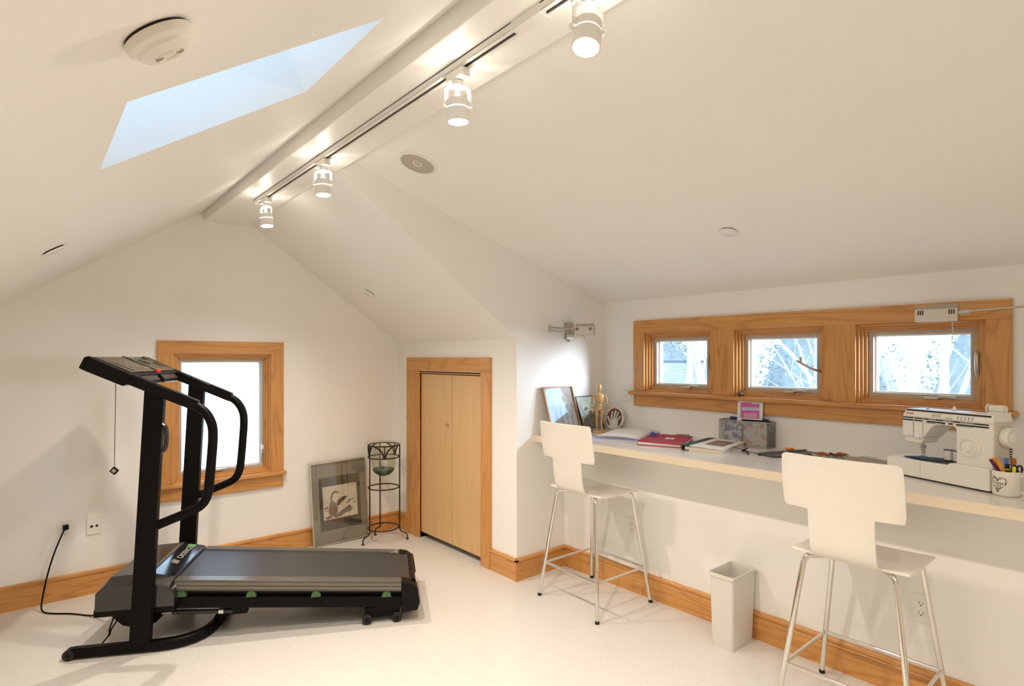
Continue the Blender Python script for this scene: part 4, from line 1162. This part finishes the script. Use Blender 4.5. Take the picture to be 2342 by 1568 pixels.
# contents (each its own thing)
def sheet_in(name, loc, rot, w, h, th, mt, label, cat):
    o = tag(empty(name, loc), label, cat, 'papers in the wire basket'); o.rotation_euler = rot
    MB().box(-th/2, th/2, -w/2, w/2, 0, h).build('sheet', mt, o, bevel=.0003)
    return o
WC = sheet_in('white_card', (3.190, 1.640, ZT+.006), (0, R(6), R(2)), .150, .262, .0012, CANVAS, 'tall white card with pink labels sticking out of the wire basket', 'card')
PNK = mat('magenta_label', (.62,.12,.42), .6); PNK2 = mat('pink_label', (.70,.35,.52), .6); LIL = mat('lilac_band', (.58,.60,.76), .6)
def lab(y0, y1, z0, z1, d, mt, tilt=0):
    MB().box(-.0006-d-.0006, -.0006-d, y0, y1, z0, z1, Matrix.Rotation(R(tilt),4,'X')).build('pink_label', mt, WC)
lab(-.020,.045,.150,.240,.0002,PNK,-3); lab(-.062,.035,.150,.232,.0010,PNK,-2); lab(-.062,.035,.195,.213,.0018,LIL,-2); lab(.035,.055,.150,.226,.0006,PNK,2); lab(.036,.056,.190,.208,.0014,LIL,2)
lab(-.050,.028,.150,.178,.0020,PNK2,-2)
m = MB().bar([(-.0030,.030-.011*k,.2065+.0022*math.sin(k*2.1)-.0009*k*.2) for k in range(8)], .0008, .0016); m.build('label_scribble', mat('label_scribble', (.18,.17,.30), .7), WC, M=Matrix.Rotation(R(-2),4,'X'))
BLUP = grain(mat('blue_white_print', (.72,.72,.70), .7), (.22,.28,.46), 38, .95, detail=1, lo=.50, hi=.53)
PNKP = grain(mat('pink_white_print', (.74,.71,.68), .7), (.62,.24,.22), 30, .9, detail=2, lo=.54, hi=.57)
b1 = sheet_in('printed_paper', (3.137, 1.712, ZT+.006), (0, R(2), R(-3)), .120, .128, .0010, BLUP, 'blue and white printed paper inside the wire basket', 'paper')
b2 = sheet_in('printed_paper', (3.138, 1.575, ZT+.006), (0, R(2), R(4)), .130, .140, .0010, PNKP, 'pink and white printed paper inside the wire basket', 'paper')
MB().ell((-.0012,.0,.128),(.0008,.020,.020),20,10).build('round_cutout', CANVAS, b2, smooth=60)
SLB = mat('slate_blue_print', (.22,.28,.46), .7)
for (y, z, r_) in ((.03,.09,.018),(-.02,.05,.016),(.035,.035,.014)): MB().ell((-.001,y,z),(.0006,r_,r_),20,8).build('blue_dot', SLB, b1)
sheet_in('blue_folder', (3.212, 1.650, ZT+.006), (0, R(2), 0), .235, .150, .0020, mat('navy_folder', (.03,.035,.20), .5), 'navy blue folder at the back of the wire basket', 'folder')
sheet_in('grey_card', (3.158, 1.640, ZT+.006), (0, R(3), R(1)), .255, .118, .0014, mat('grey_card', (.40,.40,.39), .7), 'grey card standing mid basket behind the printed papers', 'card')
MB().cyl((0,0,0),(0,.13,0),.0048,12).build('black_marker', BLACK, None, smooth=40)
o = bpy.data.objects['black_marker']; o.location = (3.150, 1.520, ZT+.1415+.0082); o.rotation_euler = (R(0),0,R(8)); tag(o, 'black marker lying across the wire basket rim', 'marker')
MB().ell((0,0,0),(.016,.012,.010),14,8).build('blue_eraser', mat('sky_blue_rubber', (.08,.25,.55), .5), None, smooth=60)
o = bpy.data.objects['blue_eraser']; o.location = (3.165, 1.735, ZT+.131); tag(o, 'small sky blue eraser on top of the basket papers', 'eraser')

# grey paper trimmer
PT = tag(empty('paper_trimmer', (3.035, 1.345, ZT), R(-22)), 'grey paper trimmer with orange knob beside the wire basket', 'trimmer')
MB().prism([(-.150,-.045),(-.130,-.062),(.130,-.062),(.150,-.045),(.150,.05),(.13,.062),(-.13,.062),(-.150,.05)], 'z', 0, .010).build('trimmer_base', grain(mat('dark_grey_plastic', (.075,.070,.066), .45), (.1,.095,.09), 60, .6), PT, bevel=.002)
MB().box(-.145,.145,.020,.034,.010,.018).build('cutting_rail', mat('grey_plastic_rail', (.25,.24,.23), .4), PT, bevel=.002)
MB().box(.02,.055,.012,.042,.018,.030).build('cutter_knob', mat('orange_plastic', (.80,.22,.03), .4), PT, bevel=.004)
m = MB()
for k in range(9): m.box(-.12+k*.028,-.118+k*.028,-.055,-.035,.010,.0106)
m.build('ruler_mark', SILV, PT)
bt = tag(MB().lathe([(0,0),(.010,0),(.0115,.002),(.010,.0035),(0,.0035)],16).build('coat_button', mat('brown_button', (.20,.10,.07), .4), None, smooth=40), 'small brown button near the paper trimmer', 'button')
bt.location = (3.150, 1.262, ZT)

# orange fabric butterfly on crumpled clear bag
BF = tag(empty('fabric_butterfly', (3.125, 1.165, ZT), R(-50)), 'orange-brown fabric butterfly with cream edging', 'butterfly')
BF.scale = (.85,.85,.85)
ORF = grain(mat('rust_fabric', (.38,.085,.025), .8, sheen=.3), (.12,.03,.015), 45, .8, detail=2, lo=.48, hi=.6)
CRF = grain(mat('cream_green_fabric', (.62,.58,.45), .8), (.16,.20,.07), 60, .9, detail=2, lo=.52, hi=.6)
def wing(s, sc, zb, mt, nm):
    P = [];F = []
    oln = [(0,0),(.02,.035),(.05,.055),(.085,.05),(.095,.02),(.075,-.015),(.04,-.025)]
    P.append((.045*sc*s,.015*sc,zb+.020))
    for (x,y) in oln: P.append((x*s*sc, y*sc, zb+.004+.008*abs(math.sin(9*x+3*y))))
    n = len(oln)
    for i in range(n): F.append((0,1+i,1+(i+1) % n))
    MB().add(P,F).build(nm, mt, BF, smooth=60, solid=.003)
for s in (-1,1): wing(s,1.0,.008,ORF,'wing'); wing(s,1.12,.0,CRF,'under_wing')
MB().ell((0,.010,.018),(.007,.032,.008)).build('butterfly_body', mat('dark_brown_felt', (.06,.025,.015), .9), BF, smooth=60)
CB = tag(empty('plastic_bag', (3.085, .985, ZT)), 'crumpled clear plastic bag of beige fabric left of the sewing machine', 'bag')
BEI = grain(mat('beige_mesh_fabric', (.55,.50,.44), .6), (.42,.37,.32), 18, .8, .2)
random.seed(5)
P = [];F = []; nn = 14
for i in range(nn+1):
    for j in range(nn+1):
        u = i/nn-.5; v = j/nn-.5
        e = max(abs(u),abs(v))*2
        h = .020*(1-e**3)*(.6+.4*math.sin(9*u+5*v)*math.cos(7*v-3*u)) + (.006*random.random() if e < .95 else 0)
        P.append((u*.17, v*.22, .001+h))
for i in range(nn):
    for j in range(nn):
        a_ = i*(nn+1)+j; F.append((a_,a_+nn+1,a_+nn+2,a_+1))
MB().add(P,F).build('bagged_fabric', BEI, CB, smooth=60, solid=.001)
P2 = [(x*1.08, y*1.08, z+.004+.004*random.random()) for x,y,z in P]
MB().add(P2,F).build('clear_film', pane('crinkled_film', (.93,.93,.92), .14), CB, smooth=30)

# ------------------------------------------------------------------ sewing machine
SM = tag(empty('sewing_machine', (2.892, .631, ZT), math.atan2(-.928, -.373)), 'cream electric sewing machine with black stripes and big dial', 'sewing machine')
SM.scale = (.95, 1, 1)
CRE = mat('cream_machine_plastic', (.83,.80,.72), .32, coat=.15)
CRE2 = mat('cream_machine_panel', (.85,.82,.75), .38)
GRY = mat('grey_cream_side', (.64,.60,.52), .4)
BLK = mat('black_print', (.012,.011,.010), .5)
GRYP = mat('grey_print', (.40,.37,.31), .6)
MB().prism([(-.215,.006),(.213,.006),(.213,.088),(.06,.088),(.055,.078),(-.205,.078),(-.215,.070)], 'y', -.085, .085).build('base', CRE, SM, bevel=.004)
MB().box(-.205,.205,-.075,.075,0,.006).build('base_foot', BLK, SM)
MB().box(-.0605,-.0595,-.0856,-.084,.008,.076).build('cover_seam', GRYP, SM)
MB().box(-.200,.050,-.055,.060,.078,.0805).build('needle_plate_bed', CRE2, SM, bevel=.001)
sil = [(-.160,.172),(-.160,.256),(.210,.256),(.210,.086),(.073,.086),(.073,.216),(.069,.227),(.058,.233),(-.008,.233),(-.030,.218),(-.066,.172)]
def yf(z):  # the control panel leans back above the stripes
    return -.060 if z < .256 else -.060 + (z-.256)*.42
ar = MB().prism(sil, 'y', -.060, .060).build('arm_and_column', CRE, SM, bevel=.004)
P = [(-.160,-.060,.256),(.210,-.060,.256),(.210,.060,.256),(-.160,.060,.256),(-.152,yf(.288),.288),(.206,yf(.290),.290),(.206,.050,.290),(-.152,.050,.288)]
MB().add(P, [(0,3,2,1),(4,5,6,7),(0,1,5,4),(1,2,6,5),(2,3,7,6),(3,0,4,7)]).build('control_panel', CRE2, SM, bevel=.004)
MB().prism([(-.152,.146),(-.080,.146),(-.066,.172),(-.158,.172)], 'y', -.050, .045).build('head_bottom', CRE, SM, bevel=.004)
MB().box(-.105,-.068,-.064,-.058,.168,.222).build('thread_guide_plate', CRE2, SM, bevel=.006)
MB().lathe([(0,0),(.012,0),(.012,.003),(.009,.004),(0,.004)],20,Matrix.Translation((-.0865,-.064,.180)) @ rot_to((0,-1,0))).build('tension_dial', CRE2, SM, smooth=40)
MB().box(-.1095,-.1070,-.0615,-.052,.176,.256).build('thread_slot', GRYP, SM)
MB().box(-.0660,-.0650,-.0615,-.052,.180,.256).build('panel_seam', GRYP, SM)
# stripes follow the leaning face
def stripe(x0, x1, z0, z1, mt, name='black_stripe', d=.0012):
    P = [(x,yf(z)-d,z) for x,z in ((x0,z0),(x1,z0),(x1,z1),(x0,z1))]+[(x,yf(z)+.002,z) for x,z in ((x0,z0),(x1,z0),(x1,z1),(x0,z1))]
    return MB().add(P,[(0,1,2,3),(7,6,5,4),(0,4,5,1),(1,5,6,2),(2,6,7,3),(3,7,4,0)]).build(name, mt, SM)
stripe(-.148,.198,.2795,.2855,BLK)
for (a_,b_) in ((-.157,-.111),(-.104,-.069),(-.062,.196)):
    stripe(a_,b_,.2485,.2535,BLK); stripe(a_,b_,.2385,.2440,BLK)
for (x,w_) in ((-.040,.03),(.02,.04),(.09,.05)): stripe(x,x+w_,.2503,.2516,CRE2,'stripe_caption',.002)
for k in range(4): stripe(-.030+k*.010,-.026+k*.010,.262,.275,GRYP,'stitch_symbol')
for k in range(3): stripe(.030+k*.010,.035+k*.010,.2600,.2625,BLK,'indicator_mark')
for k in range(5): stripe(.075+k*.014,.079+k*.014,.260,.274,GRYP,'stitch_symbol')
for x in (-.052,.040,.071):
    MB().bc((x,-.066,.240),(.009,.012,.012)).build('slider_knob', CRE2, SM, bevel=.003)
for (a_,b_) in ((-.045,-.012),(.012,.036),(.075,.135)): stripe(a_,b_,.2350,.2362,BLK,'slider_scale')
lean = math.atan(.42)
text('maker_lettering', 'SINGER', .0102, mat('red_maker_print', (.55,.07,.04), .5), SM, Matrix.Translation((-.1290,yf(.268)-.0012,.268)) @ Matrix.Rotation(R(90)-lean,4,'X'), bold=.0002)
# dial
D = Matrix.Translation((.128,-.060,.158)) @ rot_to((0,-1,0))
MB().lathe([(.0,0),(.040,0),(.040,.003),(.037,.005),(0,.005)],40,D).build('dial_rim', CRE, SM, smooth=40)
dl = MB().lathe([(0,.005),(.034,.005),(.033,.010),(.017,.0105),(.016,.017),(.014,.018),(0,.018)],40,Matrix.Translation((-.004,0,0)) @ D).build('stitch_dial', CRE2, SM, smooth=40)
m = MB()
for k in range(10):
    a_ = R(70+k*15); m.bc((.0285*math.cos(a_)-.004,.0285*math.sin(a_),.0104),(.0022,.0055,.0008), D @ Matrix.Translation((0,0,0)))
for k in range(6):
    a_ = R(-70+k*20); m.bc((.0250*math.cos(a_)-.004,.0250*math.sin(a_),.0106),(.007,.0012,.0008),D)
m.build('dial_mark', GRYP, dl)
# right end: side face tint, hand wheel, vents
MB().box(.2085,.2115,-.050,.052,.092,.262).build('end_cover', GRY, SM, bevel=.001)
HW = Matrix.Translation((.211,.004,.205)) @ rot_to((1,0,0))
hw_ = MB().lathe([(0,0),(.030,0),(.036,.002),(.038,.006),(.038,.028),(.036,.031),(.030,.032),(.028,.029),(0,.028)],36,HW).build('hand_wheel', CRE, SM, smooth=35)
MB().lathe([(0,.028),(.024,.028),(.024,.033),(.021,.035),(0,.035)],30,HW).build('wheel_clutch', CRE2, hw_, smooth=40)
m = MB()
for k in range(8): m.box(.2112,.2122,.030,.044,.098+k*.0095,.1025+k*.0095)
m.build('vent_slot', BLK, SM)
# top: spool pin with cover, thread guide, lever
MB().box(.150,.205,.0,.055,.287,.296).build('spool_cradle', CRE2, SM, bevel=.003)
MB().cyl((.125,.030,.307),(.205,.030,.307),.004,10).build('spool_pin', CRE2, SM)
MB().cyl((.135,.030,.307),(.140,.030,.307),.018,20).build('spool_cap', CRE, SM, smooth=40)
MB().lathe([(0,0),(.0155,0),(.0155,.052),(0,.052)],20,Matrix.Translation((.146,.030,.307)) @ rot_to((1,0,0))).build('top_spool', CRE2, SM, smooth=40)
MB().prism([(-.012,.284),(.014,.284),(.012,.300),(.006,.307)], 'y', .02, .030).build('bobbin_winder', CRE2, SM, bevel=.002)
m = MB().bc((-.075,-.02,.287),(.014,.010,.006)).cyl((-.075,-.02,.288),(-.075,-.02,.295),.003,8); m.build('thread_guide', NICKEL, SM)
# needle and presser foot
m = MB().cyl((-.098,-.012,.146),(-.098,-.012,.112),.003,10).cyl((-.108,-.012,.146),(-.108,-.012,.108),.0022,10)
m.cyl((-.108,-.012,.110),(-.108,-.012,.088),.0008,6).bc((-.100,-.012,.130),(.020,.012,.012))
m.cyl((-.098,-.022,.128),(-.080,-.026,.126),.0035,10); m.bc((-.099,-.012,.105),(.008,.008,.020))
m.prism([(-.118,.0835),(-.088,.0835),(-.088,.088),(-.100,.092),(-.112,.086)], 'y', -.020, -.006)
m.build('presser_foot', mat('worn_steel', (.40,.39,.37), .3, metal=1.0), SM, bevel=.0006)
MB().bar(smooth_path([(-.130,-.045,.150),(-.124,-.05,.142),(-.118,-.05,.146),(-.116,-.045,.152)],4),.0016,.0016).build('thread_cutter', NICKEL, SM)
# denim scrap on the machine bed
DN = tag(empty('denim_scrap', (2.892, .631, ZT+.0805), math.atan2(-.928,-.373)), 'folded dark blue fabric scrap under the presser foot', 'fabric')
MB().add([(-.14,-.070,.002),(-.06,-.080,.003),(.04,-.062,.002),(.065,-.03,.002),(.06,.03,.002),(-.02,.04,.003),(-.10,.0,.002),(-.12,-.04,.002)],[tuple(range(8))]).build('fabric_layer', grain(mat('dark_denim', (.035,.06,.09), .75), (.02,.03,.045), 150, .7), DN, solid=.003)
MB().add([(-.13,-.073,.005),(-.07,-.078,.007),(.0,-.066,.006),(-.03,-.02,.0065),(-.10,-.02,.006)],[tuple(range(5))]).build('fabric_fold', grain(mat('slate_fabric', (.07,.10,.15), .7), (.04,.06,.09), 150, .7), DN, solid=.002)
# thread spools on the bed
TH = grain(mat('white_thread', (.74,.71,.66), .8), (.62,.59,.54), 900, .5, mapping=(.02,.02,1))
CAPM = mat('dark_spool_cap', (.05,.02,.03), .4)
for k, (x, lb) in enumerate(((.008,'white thread spool nearer the needle on the sewing machine bed'),(.043,'grey-white thread spool beside the sewing machine column'))):
    M = Matrix.Translation((2.892,.631,ZT)) @ Matrix.Rotation(math.atan2(-.928,-.373),4,'Z') @ Vector((x,-.012,.087))
    so = tag(empty('thread_spool', M), lb, 'spool', 'thread spools on the machine bed')
    MB().lathe([(0,.002),(.0155,.002),(.0155,.041),(0,.041)],24).build('thread', TH, so, smooth=40)
    MB().lathe([(0,.041),(.0178,.041),(.0178,.0430),(0,.0445)],24).build('top_flange', CAPM, so, smooth=40)
    MB().lathe([(0,0),(.0178,0),(.0178,.002),(0,.002)],24).build('bottom_flange', CAPM, so, smooth=40)

# ------------------------------------------------------------------ mug of pens
MG = tag(empty('coffee_mug', (2.749, .428, ZT)), 'white mug with a floral heart and lettering, full of pens', 'mug')
CER = mat('white_glazed_ceramic', (.80,.77,.70), .15, coat=.4, coat_r=.05)
mr_ = .0415
MB().lathe([(0,0),(.034,0),(.038,.002),(mr_,.007),(mr_,.088),(mr_-.001,.091),(mr_-.0035,.091),(mr_-.004,.088),(mr_-.004,.010),(.030,.006),(0,.006)],44).build('mug_body', CER, MG, smooth=35)
# camera-facing directions: r_ = viewer's right, f_ = towards the viewer
def around(a):  # angle 0 faces the viewer, positive to viewer's right
    base = math.atan2(-.428, -2.749)  # towards the camera side of the room
    return base + a
ha = around(R(80))
hd_ = Vector((math.cos(ha), math.sin(ha), 0))
MB().bar(smooth_path([hd_*(mr_-.003)+Vector((0,0,.074)), hd_*(mr_+.012)+Vector((0,0,.077)), hd_*(mr_+.028)+Vector((0,0,.066)), hd_*(mr_+.033)+Vector((0,0,.045)), hd_*(mr_+.026)+Vector((0,0,.025)), hd_*(mr_+.010)+Vector((0,0,.015)), hd_*(mr_-.003)+Vector((0,0,.018))],5), .012, .008, ch=.003).build('mug_handle', CER, MG, smooth=60)
def on_mug(a):  # local frame: x around (to the viewer's right), y up, z outward, at the mug axis
    g = around(a); zax = Vector((math.cos(g), math.sin(g), 0)); xax = Vector((-math.sin(g), math.cos(g), 0))
    return Matrix(((xax.x,0,zax.x,0),(xax.y,0,zax.y,0),(0,1,0,0),(0,0,0,1)))
DKG = mat('dark_green_print', (.03,.05,.03), .4)
def mugtext(s, size, dx, z, mt=DKG):
    text('mug_lettering', s, size, mt, MG, on_mug(R(-34)+dx/mr_) @ Matrix.Translation((0,z,0)), bold=.0002, wrap=mr_+.0003)
mugtext('Someone', .0068, -.003, .0630); mugtext('in', .0070, -.001, .0570); mugtext('Texas', .0135, .001, .0480); mugtext('Loves', .0090, .0, .0375); mugtext('Me', .0085, .001, .0285)
random.seed(3)
def heart(t):  # unit heart
    return (16*math.sin(t)**3/17.0, (13*math.cos(t)-5*math.cos(2*t)-2*math.cos(3*t)-math.cos(4*t))/17.0)
mg_leaf = MB(); mg_f = {}
MGC = on_mug(R(-34))
for i in range(64):
    t = 2*math.pi*i/64; hx, hy = heart(t)
    x = hx*.0265+random.uniform(-.0012,.0012); z = .047+hy*.0305+random.uniform(-.0012,.0012)
    a = x/mr_; c = Vector((math.sin(a)*(mr_+.0003), z, math.cos(a)*(mr_+.0003)))
    s_ = .0013+.0008*random.random(); ang = random.uniform(0,6.28)
    M = MGC @ Matrix.Translation(c) @ Matrix.Rotation(a,4,'Y') @ Matrix.Rotation(ang,4,'Z')
    mg_leaf.add([(-2*s_,0,0),(0,s_*.7,.0001),(2*s_,0,0),(0,-s_*.7,.0001)],[(0,1,2,3)],M)
mg_leaf.build('leaf_wreath_print', mat('leaf_green_print', (.07,.13,.05), .4), MG)
for (t, cl_, s_) in ((.55,(.62,.36,.06),.0042),(1.15,(.55,.38,.30),.0028),(1.75,(.05,.10,.38),.0034),(2.3,(.20,.30,.10),.003),(3.6,(.35,.18,.10),.0026),(4.6,(.45,.22,.30),.0026),(5.5,(.10,.22,.42),.003)):
    hx, hy = heart(t); a = hx*.0265/mr_
    M = MGC @ Matrix.Translation((math.sin(a)*(mr_+.0004), .047+hy*.0305, math.cos(a)*(mr_+.0004))) @ Matrix.Rotation(a,4,'Y')
    MB().add([(s_*math.cos(R(k*36))*(1 if k % 2 else .65), s_*math.sin(R(k*36))*(1 if k % 2 else .65), 0) for k in range(10)],[tuple(range(10))],M).build('flower_print', mat('flower_print', cl_, .4), MG)
# pens: (bottom offset, top offset in viewer right / towards viewer / up)
vr = Vector((.762,-.648,0)); vf = Vector((-.648,-.762,0))
def pv(r, f, z): return Vector((2.749,.428,ZT)) + vr*r + vf*f + Vector((0,0,z))
def pen(name, a, b, segs, label, cat):
    """segs: list of (t0,t1,r0,r1,material,partname)"""
    a = pv(*a); b = pv(*b)
    rt = tag(empty(name, a), label, cat, 'pens in the mug')
    d = b-a
    for (t0,t1,r0,r1,mt,nm) in segs:
        MB().cyl(d*t0, d*t1, r0, 14, r1).build(nm, mt, rt, smooth=40)
    return rt
def pm(n, c, r=.4): return mat(n, c, r)
PURP = pm('plum_barrel',(.10,.015,.11)); ORA = pm('orange_barrel',(.85,.33,.03),.3); YEL = pm('yellow_barrel',(.75,.70,.03),.35); BLP = pm('blue_barrel',(.10,.20,.45)); ROR = pm('rust_orange_barrel',(.55,.12,.04)); WPN = pm('ivory_barrel',(.70,.66,.50))
pen('plum_marker', (.030,-.004,.010), (-.060,.004,.131), [(0,1,.0056,.0056,PURP,'barrel')], 'plum purple pen leaning farthest left in the mug', 'pen')
pen('orange_pencil', (.026,.010,.010), (-.046,.016,.131), [(0,.72,.0055,.0055,ORA,'barrel'),(.72,.76,.0056,.0056,ORA,'collar'),(.76,1,.0055,.0055,ORA,'cap')], 'orange pencil leaning next to the plum pen in the mug', 'pencil')
pen('thick_orange_pen', (.014,-.016,.010), (-.038,-.010,.136), [(0,.66,.0040,.0050,CANVAS,'tip_section'),(.66,1,.0066,.0066,ORA,'barrel')], 'thick orange pen behind the orange pencil in the mug', 'pen')
pen('black_highlighter', (-.010,.008,.008), (-.003,.010,.117), [(0,.80,.0075,.0075,BLK,'barrel'),(.80,.84,.0077,.0077,YEL,'yellow_band'),(.84,1,.0068,.0060,BLK,'cap')], 'black highlighter with yellow band in the mug', 'marker')
pen('yellow_highlighter', (.000,.026,.010), (.0035,.030,.110), [(0,1,.0056,.0056,YEL,'barrel')], 'short yellow pen at the front of the mug', 'pen')
pen('blue_marker', (.012,-.008,.010), (.014,-.016,.134), [(0,1,.0070,.0070,BLP,'barrel')], 'blue marker standing upright in the mug', 'marker')
pen('ivory_pen', (.024,-.014,.010), (.025,-.020,.129), [(0,1,.0042,.0042,WPN,'barrel')], 'ivory pen between the blue and rust markers in the mug', 'pen')
pen('rust_marker', (.030,.0,.010), (.037,-.010,.134), [(0,1,.0078,.0078,ROR,'barrel')], 'rust orange marker standing at the handle side of the mug', 'marker')
sc_ = tag(empty('black_scissors', pv(.022,.018,.010)), 'black scissor handles sticking out of the mug front', 'scissors')
m_ = MB().bar([(0,0,0),vr*.002+Vector((0,0,.075))], .010, .003); m_.build('blades', NICKEL, sc_)
for s in (-1,1):
    c0 = vr*(.002+s*.0095)+Vector((0,0,.089))
    MB().tube([c0+vr*(.0095*math.cos(t))+Vector((0,0,.0125*math.sin(t))) for t in [2*math.pi*i/20 for i in range(20)]], .0038, 8, closed=True).build('finger_loop', BLACK_G, sc_, smooth=60)
bc_ = tag(MB().tube(smooth_path([(3.02,.30,ZT+.004),(2.97,.36,ZT+.004),(2.90,.345,ZT+.004),(2.86,.30,ZT+.004),(2.84,.22,ZT+.004)],6), .0035, 8).build('machine_cord', BLACK, None, smooth=60), 'black electric cord on the worktop behind the mug', 'cord')

# ------------------------------------------------------------------ outdoors
GRD = grain(mat('pale_winter_lawn', (.50,.50,.44), .9), (.56,.55,.49), .6, .8)
struct(MB().box(-60,80,-60,80,-3.3,-3.2).build('ground_outside', GRD), 'pale lawn outside the house')
CLAP = grain(mat('white_clapboard', (.80,.81,.80), .6), (.76,.77,.77), 4, .5)
nh = tag(empty('neighbour_house', (0.5, 9.2, -3.2)), 'white clapboard house wall outside the gable window', 'house')
MB().box(-5,7,.03,5,0,6.2).build('house_body', CLAP, nh)
for k in range(38):
    z = .02+k*.16
    MB().prism([(0,z),(-.022,z),(-.006,z+.168),(0,z+.168)], 'x', -5, 7).build('clapboard', CLAP, nh, M=Matrix.Identity(4)) if k % 1 == 0 else None
SHG = grain(mat('grey_roof_shingle', (.27,.275,.28), .85), (.34,.345,.35), 3, .8, mapping=(1,6,1))
rh = tag(empty('shingled_garage', (10.2, 7.0, -3.2), R(-37)), 'low garage with grey shingled roof outside the dormer window', 'garage')
# local: ridge along X, near slope faces -Y
MB().box(-2,2.4,.3,5.7,0,2.7).build('garage_wall', CLAP, rh)
m = MB(); nC = 26
for k in range(nC):
    y0 = .0+k*3.0/nC; z0 = 2.60+k*1.92/nC; y1 = y0+3.0/nC; z1 = z0+1.92/nC
    m.prism([(y0,z0-.06),(y1,z1-.06),(y1,z1+.004),(y0,z0+.022)], 'x', -2.2, 2.6)
o = m.build('shingle_courses', SHG, rh); o['kind'] = 'stuff'
MB().prism([(3.0,4.44),(6.0,2.54),(6.0,2.60),(3.0,4.52)], 'x', -2.2, 2.6).build('far_slope', SHG, rh)
MB().box(-2.2,2.6,2.93,3.07,4.47,4.55).build('ridge_cap', mat('dark_ridge_cap', (.10,.12,.15), .8), rh)

BARK = grain(mat('pale_bark', (.66,.66,.65), .9), (.54,.54,.53), 12, .8)
def bare_tree(loc, h, seed, label, lean=0.0, r0=.16):
    rnd = random.Random(seed)
    root = tag(empty('bare_tree', loc), label, 'tree', 'bare trees outside')
    tr_, br_ = MB(), MB()
    def grow(p, d, L_, r, depth, mb):
        pts = [p]; rs = [r]; q = Vector(p); dd = Vector(d)
        for i in range(4):
            dd = (dd + Vector((rnd.uniform(-.18,.18), rnd.uniform(-.18,.18), rnd.uniform(-.05,.14)))).normalized()
            q = q + dd*L_/4; pts.append(q.copy()); rs.append(r*(1-.16*(i+1)))
        mb.tube(pts, rs, 6)
        if depth == 0: return
        for i in range(4 if depth > 1 else 3):
            k = rnd.randint(1, 4); a = rnd.uniform(0, 6.283)
            side = Vector((math.cos(a), math.sin(a), rnd.uniform(.1,.9))).normalized()
            nd = (dd*.55+side*.75).normalized()
            grow(pts[k], nd, L_*rnd.uniform(.45,.70), rs[k]*.55, depth-1, br_)
    grow(Vector((0,0,0)), Vector((lean,rnd.uniform(-.1,.1),1)).normalized(), h, r0, 3, tr_)
    tr_.build('trunk', BARK, root, smooth=60); br_.build('branches', BARK, root, smooth=60)
bare_tree((8.9,5.6,-3.2), 5.2, 4, 'bare tree with forked branches beside the garage roof', .05, .12)
bare_tree((8.6,4.6,-3.2), 5.6, 9, 'bare tree leaning across the leftmost dormer window', -.25, .12)
bare_tree((9.6,3.5,-3.2), 6.0, 21, 'pale bare tree seen through the middle dormer window', .1, .12)
bare_tree((11.0,4.2,-3.2), 5.6, 13, 'slender bare tree behind the middle dormer window', -.1, .12)
bare_tree((9.4,2.35,-3.2), 6.4, 2, 'thick pale trunk in the dormer window by the sewing machine', .02, .11)
bare_tree((10.5,1.75,-3.2), 5.8, 31, 'thin bare tree at the outer edge of the last dormer window', .12, .09)
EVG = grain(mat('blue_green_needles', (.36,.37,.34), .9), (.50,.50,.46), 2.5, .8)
def evergreen(loc, rad, h, seed, label):
    rnd = random.Random(seed)
    root = tag(empty('evergreen_shrub', loc), label, 'shrub', 'evergreens outside')
    m = MB()
    for i in range(5200):
        u = rnd.random(); a = rnd.uniform(0,6.283); z = h*(u**.8); rr_ = rad*math.sqrt(max(0,1-(z/h)**2))*rnd.uniform(.65,1.05)
        c = Vector((rr_*math.cos(a), rr_*math.sin(a), z)); s = rnd.uniform(.03,.075)
        M = Matrix.Translation(c) @ Matrix.Rotation(rnd.uniform(0,6.28),4,Vector((rnd.uniform(-1,1),rnd.uniform(-1,1),rnd.uniform(-1,1))).normalized())
        m.add([(-s,0,0),(0,s*.45,0),(s,0,0),(0,-s*.45,0)],[(0,1,2,3)],M)
    m.build('needles', EVG, root, recalc=False)
    loft([[ (rad*.8*k*math.cos(t), rad*.8*k*math.sin(t), z) for t in [2*math.pi*i/12 for i in range(12)]] for k, z in ((.7,0),(1,h*.3),(.8,h*.6),(.4,h*.85),(.05,h*.97))]).build('inner_mass', EVG, root, smooth=60)
evergreen((17.6,12.4,-3.2), 2.1, 6.0, 1, 'tall evergreen behind the garage roof')
evergreen((22.0,14.8,-3.2), 2.2, 7.2, 2, 'broad evergreen far beyond the garage ridge')
evergreen((16.4,6.7,-3.2), 1.9, 6.2, 3, 'evergreen mass beyond the middle dormer window')
evergreen((16.6,2.7,-3.2), 1.9, 6.4, 6, 'evergreen mass beyond the last dormer window')
evergreen((21.0,7.6,-3.2), 2.4, 8.0, 8, 'tallest evergreen far beyond the dormer')
evergreen((21.2,3.0,-3.2), 2.1, 7.6, 9, 'far evergreen behind the last dormer window')
